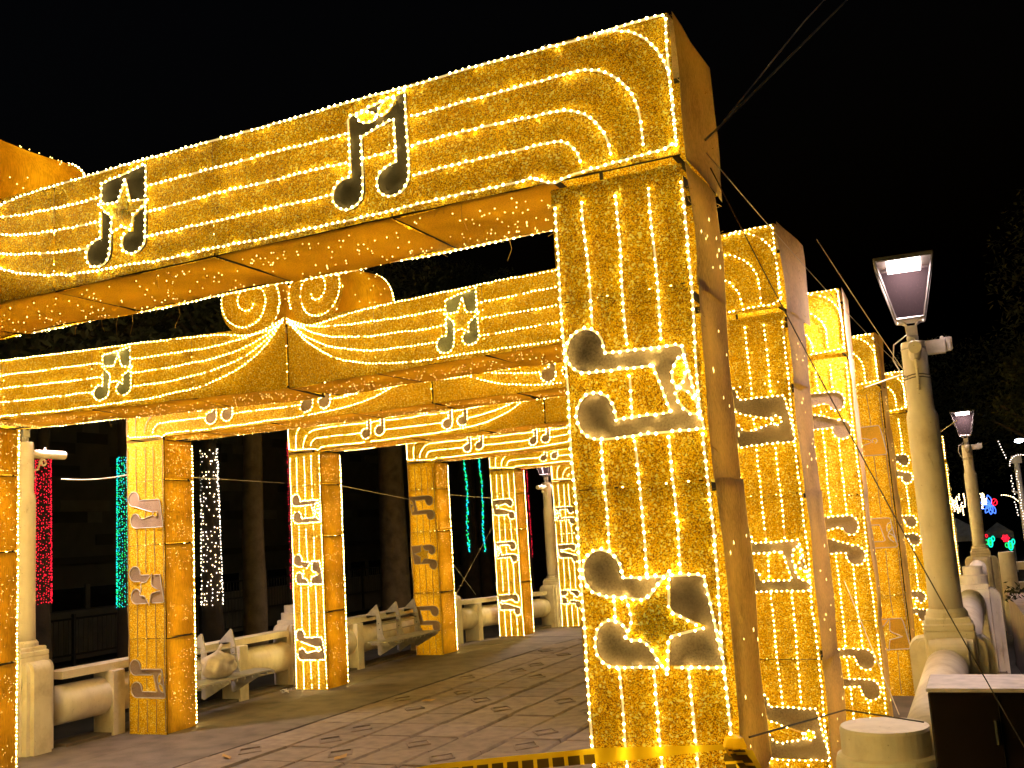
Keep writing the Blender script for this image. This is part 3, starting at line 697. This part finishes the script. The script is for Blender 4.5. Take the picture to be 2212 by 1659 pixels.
        for j in range(ny + 1):
            sag = 1 - .06 * math.sin(math.pi * j / ny)
            for a, c in ring: vs_.append(fn(cx + (a - cx) * sag, DB * j / ny - .004, cz + (c - cz) * sag))
        b.add(vs_, [(j * n + k, j * n + (k + 1) % n, (j + 1) * n + (k + 1) % n, (j + 1) * n + k) for j in range(ny) for k in range(n)]); b.build("scroll_cloth", "gold_cloth", scr, smooth=True)
        b = MB(); b.tube([fn(cx + .12 * math.cos(a), DB * .5 + .1 * math.sin(3 * a), cz + .12 * math.sin(a)) for a in [k * math.pi / 5 for k in range(10)]], .011, 4, True); b.build("light_string", "fairy_string", scr)
        be = MB()
        for _ in range(60):
            a = rnd.uniform(0, 6.28); be.bead(fn(cx + rr * .985 * math.cos(a), rnd.uniform(.05, DB - .05), cz + rr * .985 * math.sin(a)), .0045)
        be.build("fairy_lights", "fairy", scr, kind="stuff")
        rad = [.314, .316, .308, .252, .170, .175, .131, .084, .042]   # left, top, right, bottom, left, top, ...
        sp = []
        for k in range(len(rad) * 8 - 7):
            t = k / 8; i_ = min(int(t), len(rad) - 2); f_ = t - i_; r_ = rad[i_] * (1 - f_) + rad[i_ + 1] * f_
            a = math.pi * 1.12 - t * math.pi / 2; r_ *= rr / .318; sp.append((cx + r_ * math.cos(a), cz + r_ * math.sin(a)))
        rope(fn, sp, beam_lit, y=-.022)
        rope(lambda a, y_, c: fn(a, DB + .02, c), [(cx + rr * math.cos(a), cz + rr * math.sin(a)) for a in [k * math.pi / 16 for k in range(33)]], beam_lit, y=0)
        # ---- loose threads
        if idx <= 2:
            b = MB()
            for _ in range(16 if idx == 1 else 6):
                u = rnd.uniform(.3, W - .7); p = fn(u, DB * rnd.choice((.01, .99)), HB); l_ = rnd.uniform(.03, .16)
                b.tube([p, p + Vector((rnd.uniform(-.02, .02), 0, -l_ * .5)), p + Vector((rnd.uniform(-.05, .05), 0, -l_))], .0013, 3)
            for _ in range(70):
                u = rnd.uniform(0, 1); zz = rnd.uniform(2.0, HT); p = fn(W + .01, rnd.choice((0, DP)), zz)
                b.tube([p, p + Vector((rnd.uniform(-.0, .03), rnd.uniform(-.02, .02), rnd.uniform(-.04, .02)))], .0012, 3)
            b.build("loose_threads", "thread", root, kind="stuff")
    if ties.v: ties.build("cable_ties", "rope_dead_white", root, kind="stuff")
    return root

P_ = lambda notes, heads, lit=True, **k: dict(notes=notes, heads=heads, lit=lit, **k)
gate(1, (-9.82, 3.98), (-5.50, 3.93), (-.93, 3.90), 0, "nearest golden light gate whose right pillar fills the centre right of the picture",
     P_(("bow", "star", "hat"), 1), P_(("bow", "star", "hat"), 1, z=(2.69, 1.79, .7), bnote="note_black"), True, (("star", "bow"), (1.50, 3.10)), True)
gate(2, (-9.72, 7.02), (-5.72, 7.66), (-1.10, 7.27), 0, "second golden light gate with two full scrolls showing below the nearest beam",
     P_(("bow", "star", "hat"), 1, bnote="note_green"), P_(("hat", "bow", "hat"), 1, z=(2.84, 1.82, .70), bnote="note_green"), True, (("star", "bow"), (1.9, 3.45)), True)
gate(3, (-9.70, 9.62), (-5.34, 9.74), (-.96, 9.82), 0, "third golden light gate whose left pillar has unlit ropes and brown notes",
     P_(("hat", "star", "bow"), 1, False, bdead=(0, 1, 2)), P_(("hat", "hat", "plain"), -1, z=(3.0, 1.85, .66)), True, (("bow", "plain"), (1.52, 2.9)), True)
gate(4, (-9.66, 12.90), (-5.28, 12.80), (-.90, 12.62), 0, "fourth golden light gate with brightly lit left pillar beside the stepped pier",
     P_(("bow", "star", "hat"), 1), P_(("hat", "bow", "star"), 1, False, fabric="gold_glitter_thin", note="note_yellow", z=(2.98, 1.9, .75)), True, (("bow", "plain"), (1.4, 2.8)), False)
gate(5, (-9.80, 16.75), (-5.3, 16.62), (-.82, 16.47), 0, "fifth golden light gate with dark roped left pillar behind the three-fin bench",
     P_(("bow", "star", "plain"), -1, False, fabric="gold_glitter_thin", inner=1.3), P_(("hat", "bow", "star"), -1), True, (("bow", "plain"), (1.7, 3.05)), False)
gate(6, (-9.68, 20.1), (-5.25, 20.1), (-.80, 20.1), -.05, "sixth golden light gate with narrow bright left pillar before the distant lamp",
     P_(("hat", "bow", "hat"), -1), P_(("hat", "bow", "star"), -1), True, (("bow", "plain"), (1.6, 3.0)), False)
gate(7, (-9.65, 23.6), (-5.2, 23.7), (-.72, 23.8), -.22, "seventh golden light gate whose left pillar peeks out beside the nearest pillar",
     P_(("bow", "hat", "star"), -1, inner=.8), P_(("hat", "bow", "star"), -1), True, (("bow", "plain"), (1.6, 3.0)), False)
gate(8, (-9.6, 27.2), (-5.1, 27.3), (-.62, 27.4), -.35, "farthest golden light gate showing as a thin lit edge behind the large right lamp",
     P_(("bow", "hat", "star"), -1), P_(("hat", "bow", "star"), -1), True, (("bow", "plain"), (1.6, 3.0)), False)

# ------------------------------------------------------------------ benches, bag, litter
def bench(y, ys, label, slen):
    r = empty("metal_bench", (-9.9, y, 0)); tag(r, label, "bench", "metal benches hung on the left balustrade")
    prof = [(-.30, .80), (-.16, .93), (-.02, 1.045), (.0, 1.03), (.06, .80), (.10, .52), (.15, .44), (.46, .43), (.46, .40), (.02, .18), (-.02, .20), (-.02, .70), (-.02, .86), (-.24, .86)]
    for t in ys:
        b = MB(); b.prism([(x_ + .17, z_) for x_, z_ in prof], lambda a, y_, c: (a, y_, c), t - .012, t + .012); f = b.build("fin_plate", "steel", r)
        b = MB()
        for k in range(7): b.tube([(.22 + k * .042, t - .0135, .418), (.22 + k * .042, t + .0135, .418)], .008, 8)
        for zz in (.62, .72): b.tube([(.205 - (zz - .6) * .12, t - .0135, zz), (.205 - (zz - .6) * .12, t + .0135, zz)], .010, 8)
        b.build("bolt_hole_shade", "iron", f)  # solid dark pegs drawn in place of the shade inside the holes
    for zz, xx_ in ((.58, .19), (.70, .175), (.80, .165)):
        b = MB(); b.tube([(xx_ + .06, min(ys), zz), (xx_ + .06, max(ys), zz)], .011, 6); b.build("back_bar", "steel", r)
    n = 7
    for k in range(n):
        x0 = .20 + k * .062; b = MB(); L0, L1 = min(ys) - slen, max(ys) + slen * (1 - (k / (n + 2)) ** 2 * .6)
        b.bbox((x0, L0, .432), (x0 + .05, L1, .452), .006); b.build("seat_slat", "steel", r)
    for k in range(14):
        t = min(ys) - slen + .03 + (max(ys) - min(ys) + 2 * slen - .1) * k / 13; b = MB(); b.box((.24, t, .395), (.60, t + .025, .4305)); b.build("seat_rib", "steel", r)
    return r
bench(11.0, (-.75, -.05, .55), "metal bench with a rubbish bag on it, partly hidden by the third gate", .42)
bench(15.75, (-.40, .25, .88), "metal bench with three tall fin plates before the fifth gate", .38)
b = MB(); vs_ = []; n = 44; mN = 22
for i in range(mN + 1):
    v = i / mN; zz = .36 * v; rad = .19 * math.sin(math.pi * min(1, (v * .86 + .10))) ** .55 * (1 if v < .75 else 1 - (v - .75) * 2.9)
    for k in range(n):
        a = 2 * math.pi * k / n; f_ = 1 + .22 * noise.noise(Vector((math.cos(a) * 2, math.sin(a) * 2, v * 3))) + .16 * abs(noise.noise(Vector((math.cos(a) * 5 + v * 2, math.sin(a) * 5, v * 2.2)))) + .05 * math.sin(9 * a + v * 5) * v; vs_.append((rad * f_ * 1.05 * math.cos(a), rad * f_ * 1.25 * math.sin(a), zz))
b.add(vs_, [(i * n + k, i * n + (k + 1) % n, (i + 1) * n + (k + 1) % n, (i + 1) * n + k) for i in range(mN) for k in range(n)] + [tuple(range(n - 1, -1, -1))])
b.tube([(0, 0, .33), (.01, .02, .39), (.03, .05, .43)], [.03, .02, .035], 8)
tag(b.build("rubbish_bag", "bag", None, True, (-9.52, 11.02, .455)), "crumpled grey plastic rubbish bag sitting on the bench", "rubbish bag")
b = MB()
for _ in range(16):
    c = Vector((random.uniform(-.09, .09), random.uniform(-.14, .14), random.uniform(.012, .05))); e1 = Vector((random.uniform(-1, 1), random.uniform(-1, 1), random.uniform(-.4, .6))) * .045; e2 = Vector((random.uniform(-1, 1), random.uniform(-1, 1), random.uniform(-.4, .6))) * .045
    b.add([c + e1, c + e2, c - e1 * .8, c - e2 * .9], [(0, 1, 2), (0, 2, 3)])
tag(b.build("plastic_litter", "litter", None, False, (-9.62, 12.55, .01)), "crumpled clear plastic litter at the foot of the pier on the left", "litter")
for i, (x, y, lb) in enumerate(((-6.85, 11.95, "dry yellow leaf on the tiles near the middle of the walkway"), (-6.05, 8.75, "dry curled leaf on the tiles at the bottom of the picture"), (-7.35, 8.6, "small dry leaf lying near the lower left paving"))):
    b = MB(); n = 6
    L_ = [(-.10, 0, .012), (-.05, .035, .03), (.04, .04, .022), (.11, .0, .035), (.04, -.04, .014), (-.05, -.035, .02)]
    b.add(L_ + [(0, 0, .006)], [(k, (k + 1) % 6, 6) for k in range(6)]); o = b.build("dry_leaf", "leaf_dry", None, False, (x, y, .008)); o.rotation_euler = (0, 0, i * 1.1 + .4); tag(o, lb, "leaf", "dry leaves on the walkway")

# ------------------------------------------------------------------ caution tape
b = MB(); pts = [(-2.9, 3.72, 1.02), (-2.2, 3.84, 1.145), (-1.85, 3.855, 1.185), (-1.5, 3.85, 1.225), (-1.2, 3.855, 1.25), (-.935, 3.86, 1.275)]
N = 40; b.uv = []
cv = []
for k in range(N + 1):
    t = k / N * (len(pts) - 1); i_ = min(int(t), len(pts) - 2); f_ = t - i_; cv.append(Vector(pts[i_]).lerp(Vector(pts[i_ + 1]), f_))
for k, p in enumerate(cv):
    wd = .029 * (1 - .75 * max(0, (k / N - .62) / .38)); tw = .25 * math.sin(k * .35)
    b.v += [(p.x, p.y + wd * .4 * tw, p.z - wd), (p.x, p.y - wd * .4 * tw, p.z + wd)]; b.uv += [(k / N, 0), (k / N, 1)]
for k in range(N): b.f.append((2 * k, 2 * k + 2, 2 * k + 3, 2 * k + 1)); b.mi.append(0)
tp = b.build("caution_tape", "caution_tape"); tag(tp, "yellow and black caution tape tied round the nearest right pillar", "caution tape")
b = MB(); b.uv = []
rk = random.Random(4)
b.ball((-.925, 3.86, 1.275), .045, n=8, sq=(1, .7, 1)); b.uv += [(0, 0)] * len(b.v)
for tail in range(3):
    o = len(b.v); x0 = -.93 + tail * .02; dx = (.0, .10, .17)[tail]
    for k in range(9):
        t = k / 8; p = Vector((x0 + dx * t, 3.85 - .01 * tail, 1.27 - t * (.30, .26, .30)[tail])); wd = .03 * (1 + .2 * math.sin(k * 1.7 + tail))
        b.v += [tuple(p + Vector((-wd, -.012 * math.sin(k + tail), 0))), tuple(p + Vector((wd, .012 * math.sin(k), .0)))]; b.uv += [(.3 + t * .3, 0), (.3 + t * .3, 1)]
    for k in range(8): b.f.append((o + 2 * k, o + 2 * k + 1, o + 2 * k + 3, o + 2 * k + 2)); b.mi.append(0)
b.build("knot", "caution_tape", tp)

# ------------------------------------------------------------------ wires
def wire(pts, label, r=.004, mat="wire", sag=0.0):
    if len(pts) == 2:
        a, c = Vector(pts[0]), Vector(pts[1]); pts = [a.lerp(c, k / 12) + Vector((0, 0, -sag * 4 * (k / 12) * (1 - k / 12))) for k in range(13)]
    b = MB(); o0 = Vector(pts[0]); b.tube([Vector(p) - o0 for p in pts], r, 5); o = b.build("guy_wire", mat, None, False, o0); tag(o, label, "wire", "guy wires around the gates"); return o
A = (-.87, 4.10, 3.70)
K = Vector((-.82, 4.16, 3.765))
wire([A, K, (-.10, 5.7, 5.13)], "thick pale rope rising to the top right from the nearest gate", .0055)
wire([K, (-.50, 4.90, 4.50), (-.20, 5.7, 5.20)], "thin upper rope rising to the top right from the nearest gate", .0035)
wire([(-.88, 4.15, 3.66), (-.47, 9.38, 3.32)], "thin wire from the nearest gate down to the large right lamp", .0020, sag=.04)
wire([(-.86, 7.6, 4.12), (-.46, 9.42, 3.30)], "thin wire from the second gate top to the large right lamp", .003, sag=.01)
wire([(-.88, 4.2, 3.61), (.06, 4.9, 1.06)], "long dark diagonal wire dropping past the right pillars to the cabinet", .0028, "wire_dark", .05)
wire([(-.86, 10.2, 3.28), (-.50, 9.55, 3.28)], "short pale cord from the third gate to the large right lamp", .007)
wire([(-.76, 23.9, 3.6), (-.2, 23.4, 3.9)], "short pale cord between far gate and distant lamp", .010)
wire([(-10.1, 8.95, 3.12), (-9.75, 9.66, 3.16)], "pale cord tied from the left lamp to the third gate pillar", .008, sag=.03)
wire([(-9.2, 10.05, 3.10), (-14.4, 19.0, 3.6)], "thin cord stretched behind the third gate towards the dark trunks", .007, "wire")
wire([(-9.1, 13.3, 3.05), (-9.8, 16.8, 2.88)], "thin cord between the fourth and fifth left pillars", .005)
wire([(-9.3, 17.1, 2.95), (-9.7, 20.1, 2.92)], "thin cord between the fifth and sixth left pillars", .006)
wire([(-9.7, 17.2, 2.3), (-9.85, 19.4, .9)], "thin guy line crossing down to the far left rail", .003)
wire([(-9.7, 20.1, 2.3), (-9.85, 18.4, .9)], "thin guy line from the sixth gate down to the left rail", .003)
wire([(-.9, 4.0, 1.28), (-.70, 5.2, 1.17), (-.36, 5.3, 1.10)], "dark twisted wire from the tape knot to the bollard", .004, "wire_dark")
wire([(-.98, 8.0, 1.6), (-.55, 6.25, .96)], "pale thin wire from the second gate down to the round bollard", .003)

# ------------------------------------------------------------------ trees, wrapped trunks
def crown(mb, c, rx, rz, n, rnd):
    for _ in range(n):
        a = rnd.uniform(0, 6.28); u = rnd.uniform(-1, 1); q = rnd.random() ** .45; s_ = math.sqrt(1 - u * u)
        p = Vector((c[0] + rx * q * s_ * math.cos(a), c[1] + rx * q * s_ * math.sin(a), c[2] + rz * q * u))
        if noise.noise(p * .7) < -.12: continue
        t = Vector((rnd.uniform(-1, 1), rnd.uniform(-1, 1), rnd.uniform(-1, .6))).normalized(); nn = t.orthogonal().normalized(); l_ = rnd.uniform(.06, .13)
        mb.add([p - t * l_, p + nn * l_ * .35, p + t * l_, p - nn * l_ * .35], [(0, 1, 2, 3)])
def tree(x, y, r0, h, label, wrap=None, cr=None, mat="bark_dark", lean=(0, 0), seed=1, leaf="leaf", strand=False):
    rnd = random.Random(seed); t = empty("tree", (x, y, -.9)); tag(t, label, "tree", "trees behind the bridge")
    b = MB(); pts = []; rr = []
    for k in range(13):
        q = k / 12; pts.append((lean[0] * q + .06 * noise.noise(Vector((q * 4, seed, 0))), lean[1] * q + .06 * noise.noise(Vector((q * 4, 0, seed))), h * q)); rr.append(r0 * (1.25 - .5 * q if q > .08 else 1.45 - 2 * q))
    b.tube(pts, rr, 14)
    for k in range(5):
        a = rnd.uniform(0, 6.28); z_ = h * rnd.uniform(.75, .98); b.tube([(lean[0] * z_ / h, lean[1] * z_ / h, z_), (lean[0] + math.cos(a) * 1.0, lean[1] + math.sin(a) * 1.0, z_ + .8), (lean[0] + math.cos(a) * 1.8, lean[1] + math.sin(a) * 1.8, z_ + 1.3)], [r0 * .4, r0 * .25, r0 * .1], 6)
    b.build("trunk", mat, t, True)
    b = MB(); crown(b, (lean[0], lean[1], h + .9), cr or 2.2, 1.7 if not cr else cr * .8, 5000 if not cr else 12000, rnd); b.build("crown", leaf, t, kind="stuff")
    if wrap:
        z0_, z1_, mats_, step, per, br, frac = wrap
        b = MB(); z_ = z0_
        while z_ < z1_:
            q = (z_ + .9) / h; rad = r0 * (1.25 - .5 * q if q > .08 else 1.45 - 2 * q) + .015
            cx, cy_ = lean[0] * q, lean[1] * q
            for k in range(per):
                if rnd.random() > frac: continue
                a = 2 * math.pi * (k + rnd.uniform(-.3, .3)) / per
                if strand: a = -1.1 + .12 * math.sin(z_ * 2) + rnd.uniform(-.12, .12)
                b.bead((cx + rad * math.cos(a), cy_ + rad * math.sin(a), z_ + .9 + rnd.uniform(-.02, .02)), br * rnd.uniform(.7, 1.25), rnd.randrange(len(mats_)))
            z_ += step
        b.build("led_wrap", mats_, t, kind="stuff")
    return t
tree(-15, 12.9, .125, 7, "dark trunk wrapped in red lights behind the left lamp post", (1.45, 4.05, ["led_red"], .045, 20, .0125, .85), seed=3)
tree(-16, 15.75, .125, 7.2, "dark trunk wrapped in teal and green lights left of the third gate pillar", (1.16, 4.2, ["led_teal", "led_teal", "led_cyan", "led_green"], .045, 18, .0145, .9), seed=4)
wt = tree(-15, 17.2, .185, 7.6, "dark trunk wrapped in white lights right of the third gate pillar", (1.05, 4.35, ["led_white", "led_warm", "led_warm", "led_white"], .08, 15, .015, .6), seed=5)
b = MB(); z_ = 1.05
while z_ < 4.3: b.bead((.42 - .03 * z_ + random.uniform(-.01, .01), -.1, z_ + .9), .013, 0); z_ += .062
b.build("led_strand", "led_white", wt, kind="stuff")
tree(-17, 21.1, .255, 9, "thick bare pale trunk behind the bench with the bag", None, mat="bark", seed=6)
tree(-14.5, 19.45, .10, 8, "slim trunk with dim red lights left of the fourth gate pillar", (1.2, 4.6, ["led_red"], .06, 10, .012, .7), seed=7)
tree(-18, 29.6, .42, 11, "broad dark trunk between the fourth and fifth gate pillars", None, mat="bark", seed=8)
tree(-19, 37.1, .30, 12, "trunk with a teal light strand just right of the fifth gate pillar", (1.55, 5.3, ["led_teal", "led_cyan", "led_green"], .07, 2, .034, .9), seed=9, strand=True)
tree(-19.0, 38.5, .22, 12, "trunk with a teal light strand left of the sixth gate pillar", (1.5, 5.5, ["led_teal", "led_cyan", "led_green"], .07, 2, .034, .9), seed=10, strand=True)
tree(-16, 36.3, .09, 11, "thin stem with red lights beside the sixth gate pillar", (1.2, 4.6, ["led_red"], .07, 5, .022, .9), seed=12)
for i, (x, y, h, cr_, lb) in enumerate(((3.6, 38, 5.5, 4.0, "tall dark tree at the right edge behind the lit lantern"), (-.3, 52, 6.5, 4.6, "dark bushy tree behind the distant lamp"), (5.0, 30, 8, 4.2, "dark tree crown at the far right above the string lights"), (2.4, 32.5, 5.2, 1.8, "small dark tree with hanging light strands at the right edge"))):
    tree(x, y, .28, h, lb, None, cr_, seed=20 + i, leaf="leaf_lit")

# ------------------------------------------------------------------ park building and fences, left background
bd = empty("park_building", (-30, 20, -.9)); tag(bd, "dim block-clad building with a strip of dark windows behind the trees", "building")
b = MB(); b.box((-8, 0, 0), (0, 60, 11)); b.build("wall", "facade", bd)
rb = random.Random(5)
for k in range(70):
    yk = rb.uniform(2, 40); zk_ = 3.6 + .42 * rb.randrange(0, 12); wk = rb.uniform(.7, 2.4)
    b = MB(); b.box((0, yk, zk_), (.03 + .0002 * k, yk + wk, zk_ + .40)); b.build("cladding_block", rb.choice(("facade_dark", "facade_pale", "facade_dark")), bd)
b = MB(); b.box((0, 0, 2.95), (.7, 60, 3.2)); b.build("ledge", "facade_dark", bd)
for k in range(22):
    b = MB(); b.box((0, 1.0 + k * 1.7, 1.35), (.04, 2.5 + k * 1.7, 2.1)); wv_ = b.build("window", "window_glass", bd)
    b = MB(); b.box((.0, 2.5 + k * 1.7, 1.3), (.10, 2.7 + k * 1.7, 2.2)); b.build("mullion", "facade_pale", bd)
b = MB(); b.box((0, 0, 1.0), (.25, 60, 1.18)); b.build("sill", "facade_pale", bd)
def fence(x, y0, y1, zb, h, label):
    f = empty("iron_fence", (x, y0, zb)); tag(f, label, "fence", "iron fences in the park")
    for zz in (.08, h):
        b = MB(); b.tube([(0, 0, zz), (0, y1 - y0, zz)], .028, 5); b.build("rail", "iron", f)
    n = int((y1 - y0) / .16); me = None
    for k in range(n):
        if me is None:
            b = MB(); b.tube([(0, 0, .05), (0, 0, h + .01)], .014, 4); o = b.build("bar", "iron", f); me = o.data
        else: o = bpy.data.objects.new("bar", me); COL.objects.link(o); o.parent = f
        o.location = (0, k * .16, 0)
    for k in range(int((y1 - y0) / 2.4) + 1):
        b = MB(); b.box((-.04, k * 2.4 - .04, -.6), (.04, k * 2.4 + .04, h + .12)); b.build("fence_post", "iron", f)
fence(-22, 17.5, 27, -.35, 1.0, "black iron park fence left of the third gate pillar")
fence(-24, 27.2, 40, .0, 1.1, "black iron park fence behind the bare pale trunk")
b = MB(); b.box((-.3, 0, -.7), (0, 24, .62)); b.box((-.36, 0, .62), (.05, 24, .70)); tag(b.build("planter_wall", "facade", None, False, (-24.6, 17, 0)), "low grey planter wall behind the iron fence", "wall")

# ------------------------------------------------------------------ right background lights
def figure(x, y, z, label, cat, pieces):
    f = empty(cat.replace(" ", "_"), (x, y, z)); tag(f, label, cat)
    for nm, mat_, pts, r, closed in pieces:
        b = MB(); b.tube(pts, r, 6, closed); b.build(nm, mat_, f)
    return f
def petal(cx, cz, a, l, w): return [(cx + math.cos(a) * l * t - math.sin(a) * w * math.sin(math.pi * t) * s_, 0, cz + math.sin(a) * l * t + math.cos(a) * w * math.sin(math.pi * t) * s_) for s_, rng in ((1, range(0, 7)), (-1, range(6, 0, -1))) for t in [k / 6 for k in rng]]
figure(.55, 60, 2.05, "blue and red light flower hanging over the tents", "light flower",
       [("petal", "led_blue", petal(0, 0, R(a), .52, .11), .03, True) for a in (100, 135, 165, 200, 235, 265, 290)] + [("flower_centre", "led_red", [(.2 + .13 * math.cos(a), 0, .12 + .18 * math.sin(a)) for a in [k * .7 for k in range(9)]], .03, True), ("stamen", "led_red", [(.1, 0, 0), (.3, 0, .25), (.32, 0, .05)], .03, False)])
rb = random.Random(8)
b = MB()
for k in range(26):
    x = rb.uniform(-1.25, .35); zt = rb.uniform(1.9, 2.7); l_ = rb.uniform(.3, .9)
    for j in range(int(l_ / .09)): b.bead((x + rb.uniform(-.03, .03), rb.uniform(-.5, .5), zt - j * .09), .035)
o = b.build("icicle_lights", "led_warm", None, False, (0, 57, 0), "stuff"); tag(o, "warm icicle light strands behind the distant lamp", "string lights")
b = MB()
for k in range(14):
    a = k / 13 * 1.5; b.bead((1.1 + .9 * math.sin(a), 0, 2.5 - .9 * (1 - math.cos(a))), .03)
o = b.build("string_lights", "led_warm", None, False, (0, 58, 0), "stuff"); tag(o, "short arc of warm lights right of the blue flower", "string lights")
b = MB()
for x, zt, zb_ in ((.80, 2.75, 1.75), (.93, 2.85, 1.2), (1.15, 2.6, 1.6), (1.28, 2.9, 1.9), (1.38, 2.5, 1.8)):
    z_ = zt
    while z_ > zb_: b.bead((x + rb.uniform(-.02, .02) + .02 * (zt - z_), 0, z_), .013); z_ -= .065
for k in range(16):
    a = k / 15 * math.pi; b.bead((1.0 + .25 * math.cos(a) + .05, 0, 3.0 + .25 * math.sin(a)), .014)
for k in range(7): b.bead((.62 + .02 * k, 0, 3.62 - .07 * k), .014)
o = b.build("string_lights", "led_white", None, False, (0, 28, 0), "stuff"); tag(o, "white light strands hanging from the tree at the right edge", "string lights")
pl = empty("light_pole", (1.02, 29.6, 0)); tag(pl, "slim pale pole among the hanging light strands at the right edge", "pole")
b = MB(); b.tube([(0, 0, -.9), (0, 0, 3.25)], [.09, .07], 10); b.build("pole", "tent", pl)
b = MB(); b.box((-.12, -.12, 3.1), (.12, .12, 3.3)); b.tube([(0, 0, 2.3), (-.2, 0, 2.4)], .03, 6); b.build("bracket", "tent", pl)
sl = empty("far_street_light", (1.75, 45, 4.5)); tag(sl, "bright white street light far away at the right edge", "street light")
b = MB(); b.ball((0, 0, 0), .14, n=10, sq=(1.3, 1, .6)); b.build("head", "lamp_far", sl); b = MB(); b.tube([(.0, .3, .12), (.6, .3, .1), (.8, .3, -5.4)], .04, 6); b.build("mast", "iron", sl)
def tent(x, y, w_, z_, h, label):
    t = empty("white_tent", (x, y, -.9)); tag(t, label, "tent", "white tents in the park")
    b = MB(); q = [(-w_, -w_), (w_, -w_), (w_, w_), (-w_, w_)]; b.add([(a, c, z_) for a, c in q] + [(0, 0, z_ + h)] + [(a, c, z_ - .25) for a, c in q], [(0, 1, 4), (1, 2, 4), (2, 3, 4), (3, 0, 4), (0, 5, 6, 1), (1, 6, 7, 2), (2, 7, 8, 3), (3, 8, 5, 0)]); b.build("canopy", "tent", t)
    for a, c in q: b = MB(); b.tube([(a, c, 0), (a, c, z_)], .04, 6); b.build("leg", "tent", t)
tent(-1.0, 48, 1.1, 1.75, .75, "grey-white tent left of the distant lamp shaft")
tent(.62, 50, .55, 1.75, .42, "small pale tent right of the distant lamp shaft")
def cactus(x, y, z, label, red):
    def ell(cx, cz, a, c): return [(cx + a * math.cos(t), 0, cz + c * math.sin(t)) for t in [k * math.pi / 5 for k in range(10)]]
    P = [("pad", "led_teal", ell(0, 0, .07, .16), .022, True), ("pad", "led_green", ell(0, 0, .03, .09), .022, True), ("pad", "led_green", ell(-.12, .02, .045, .08), .018, True), ("pad", "led_teal", ell(.10, .13, .045, .09), .018, True)]
    if red: P.append(("blossom", "led_red", ell(-.10, .24, .04, .05), .015, True))
    figure(x, y, z, label, "light cactus", P)
cactus(.20, 40, .74, "small green light cactus right beside the distant lamp base", True)
cactus(.83, 40, .60, "larger green light cactus above the distant bollard", False)
figure(.70, 40, .86, "small red light blossom above the distant bollard", "light blossom", [("petal", "led_red", petal(0, 0, R(a), .13, .04), .02, True) for a in range(0, 360, 60)])
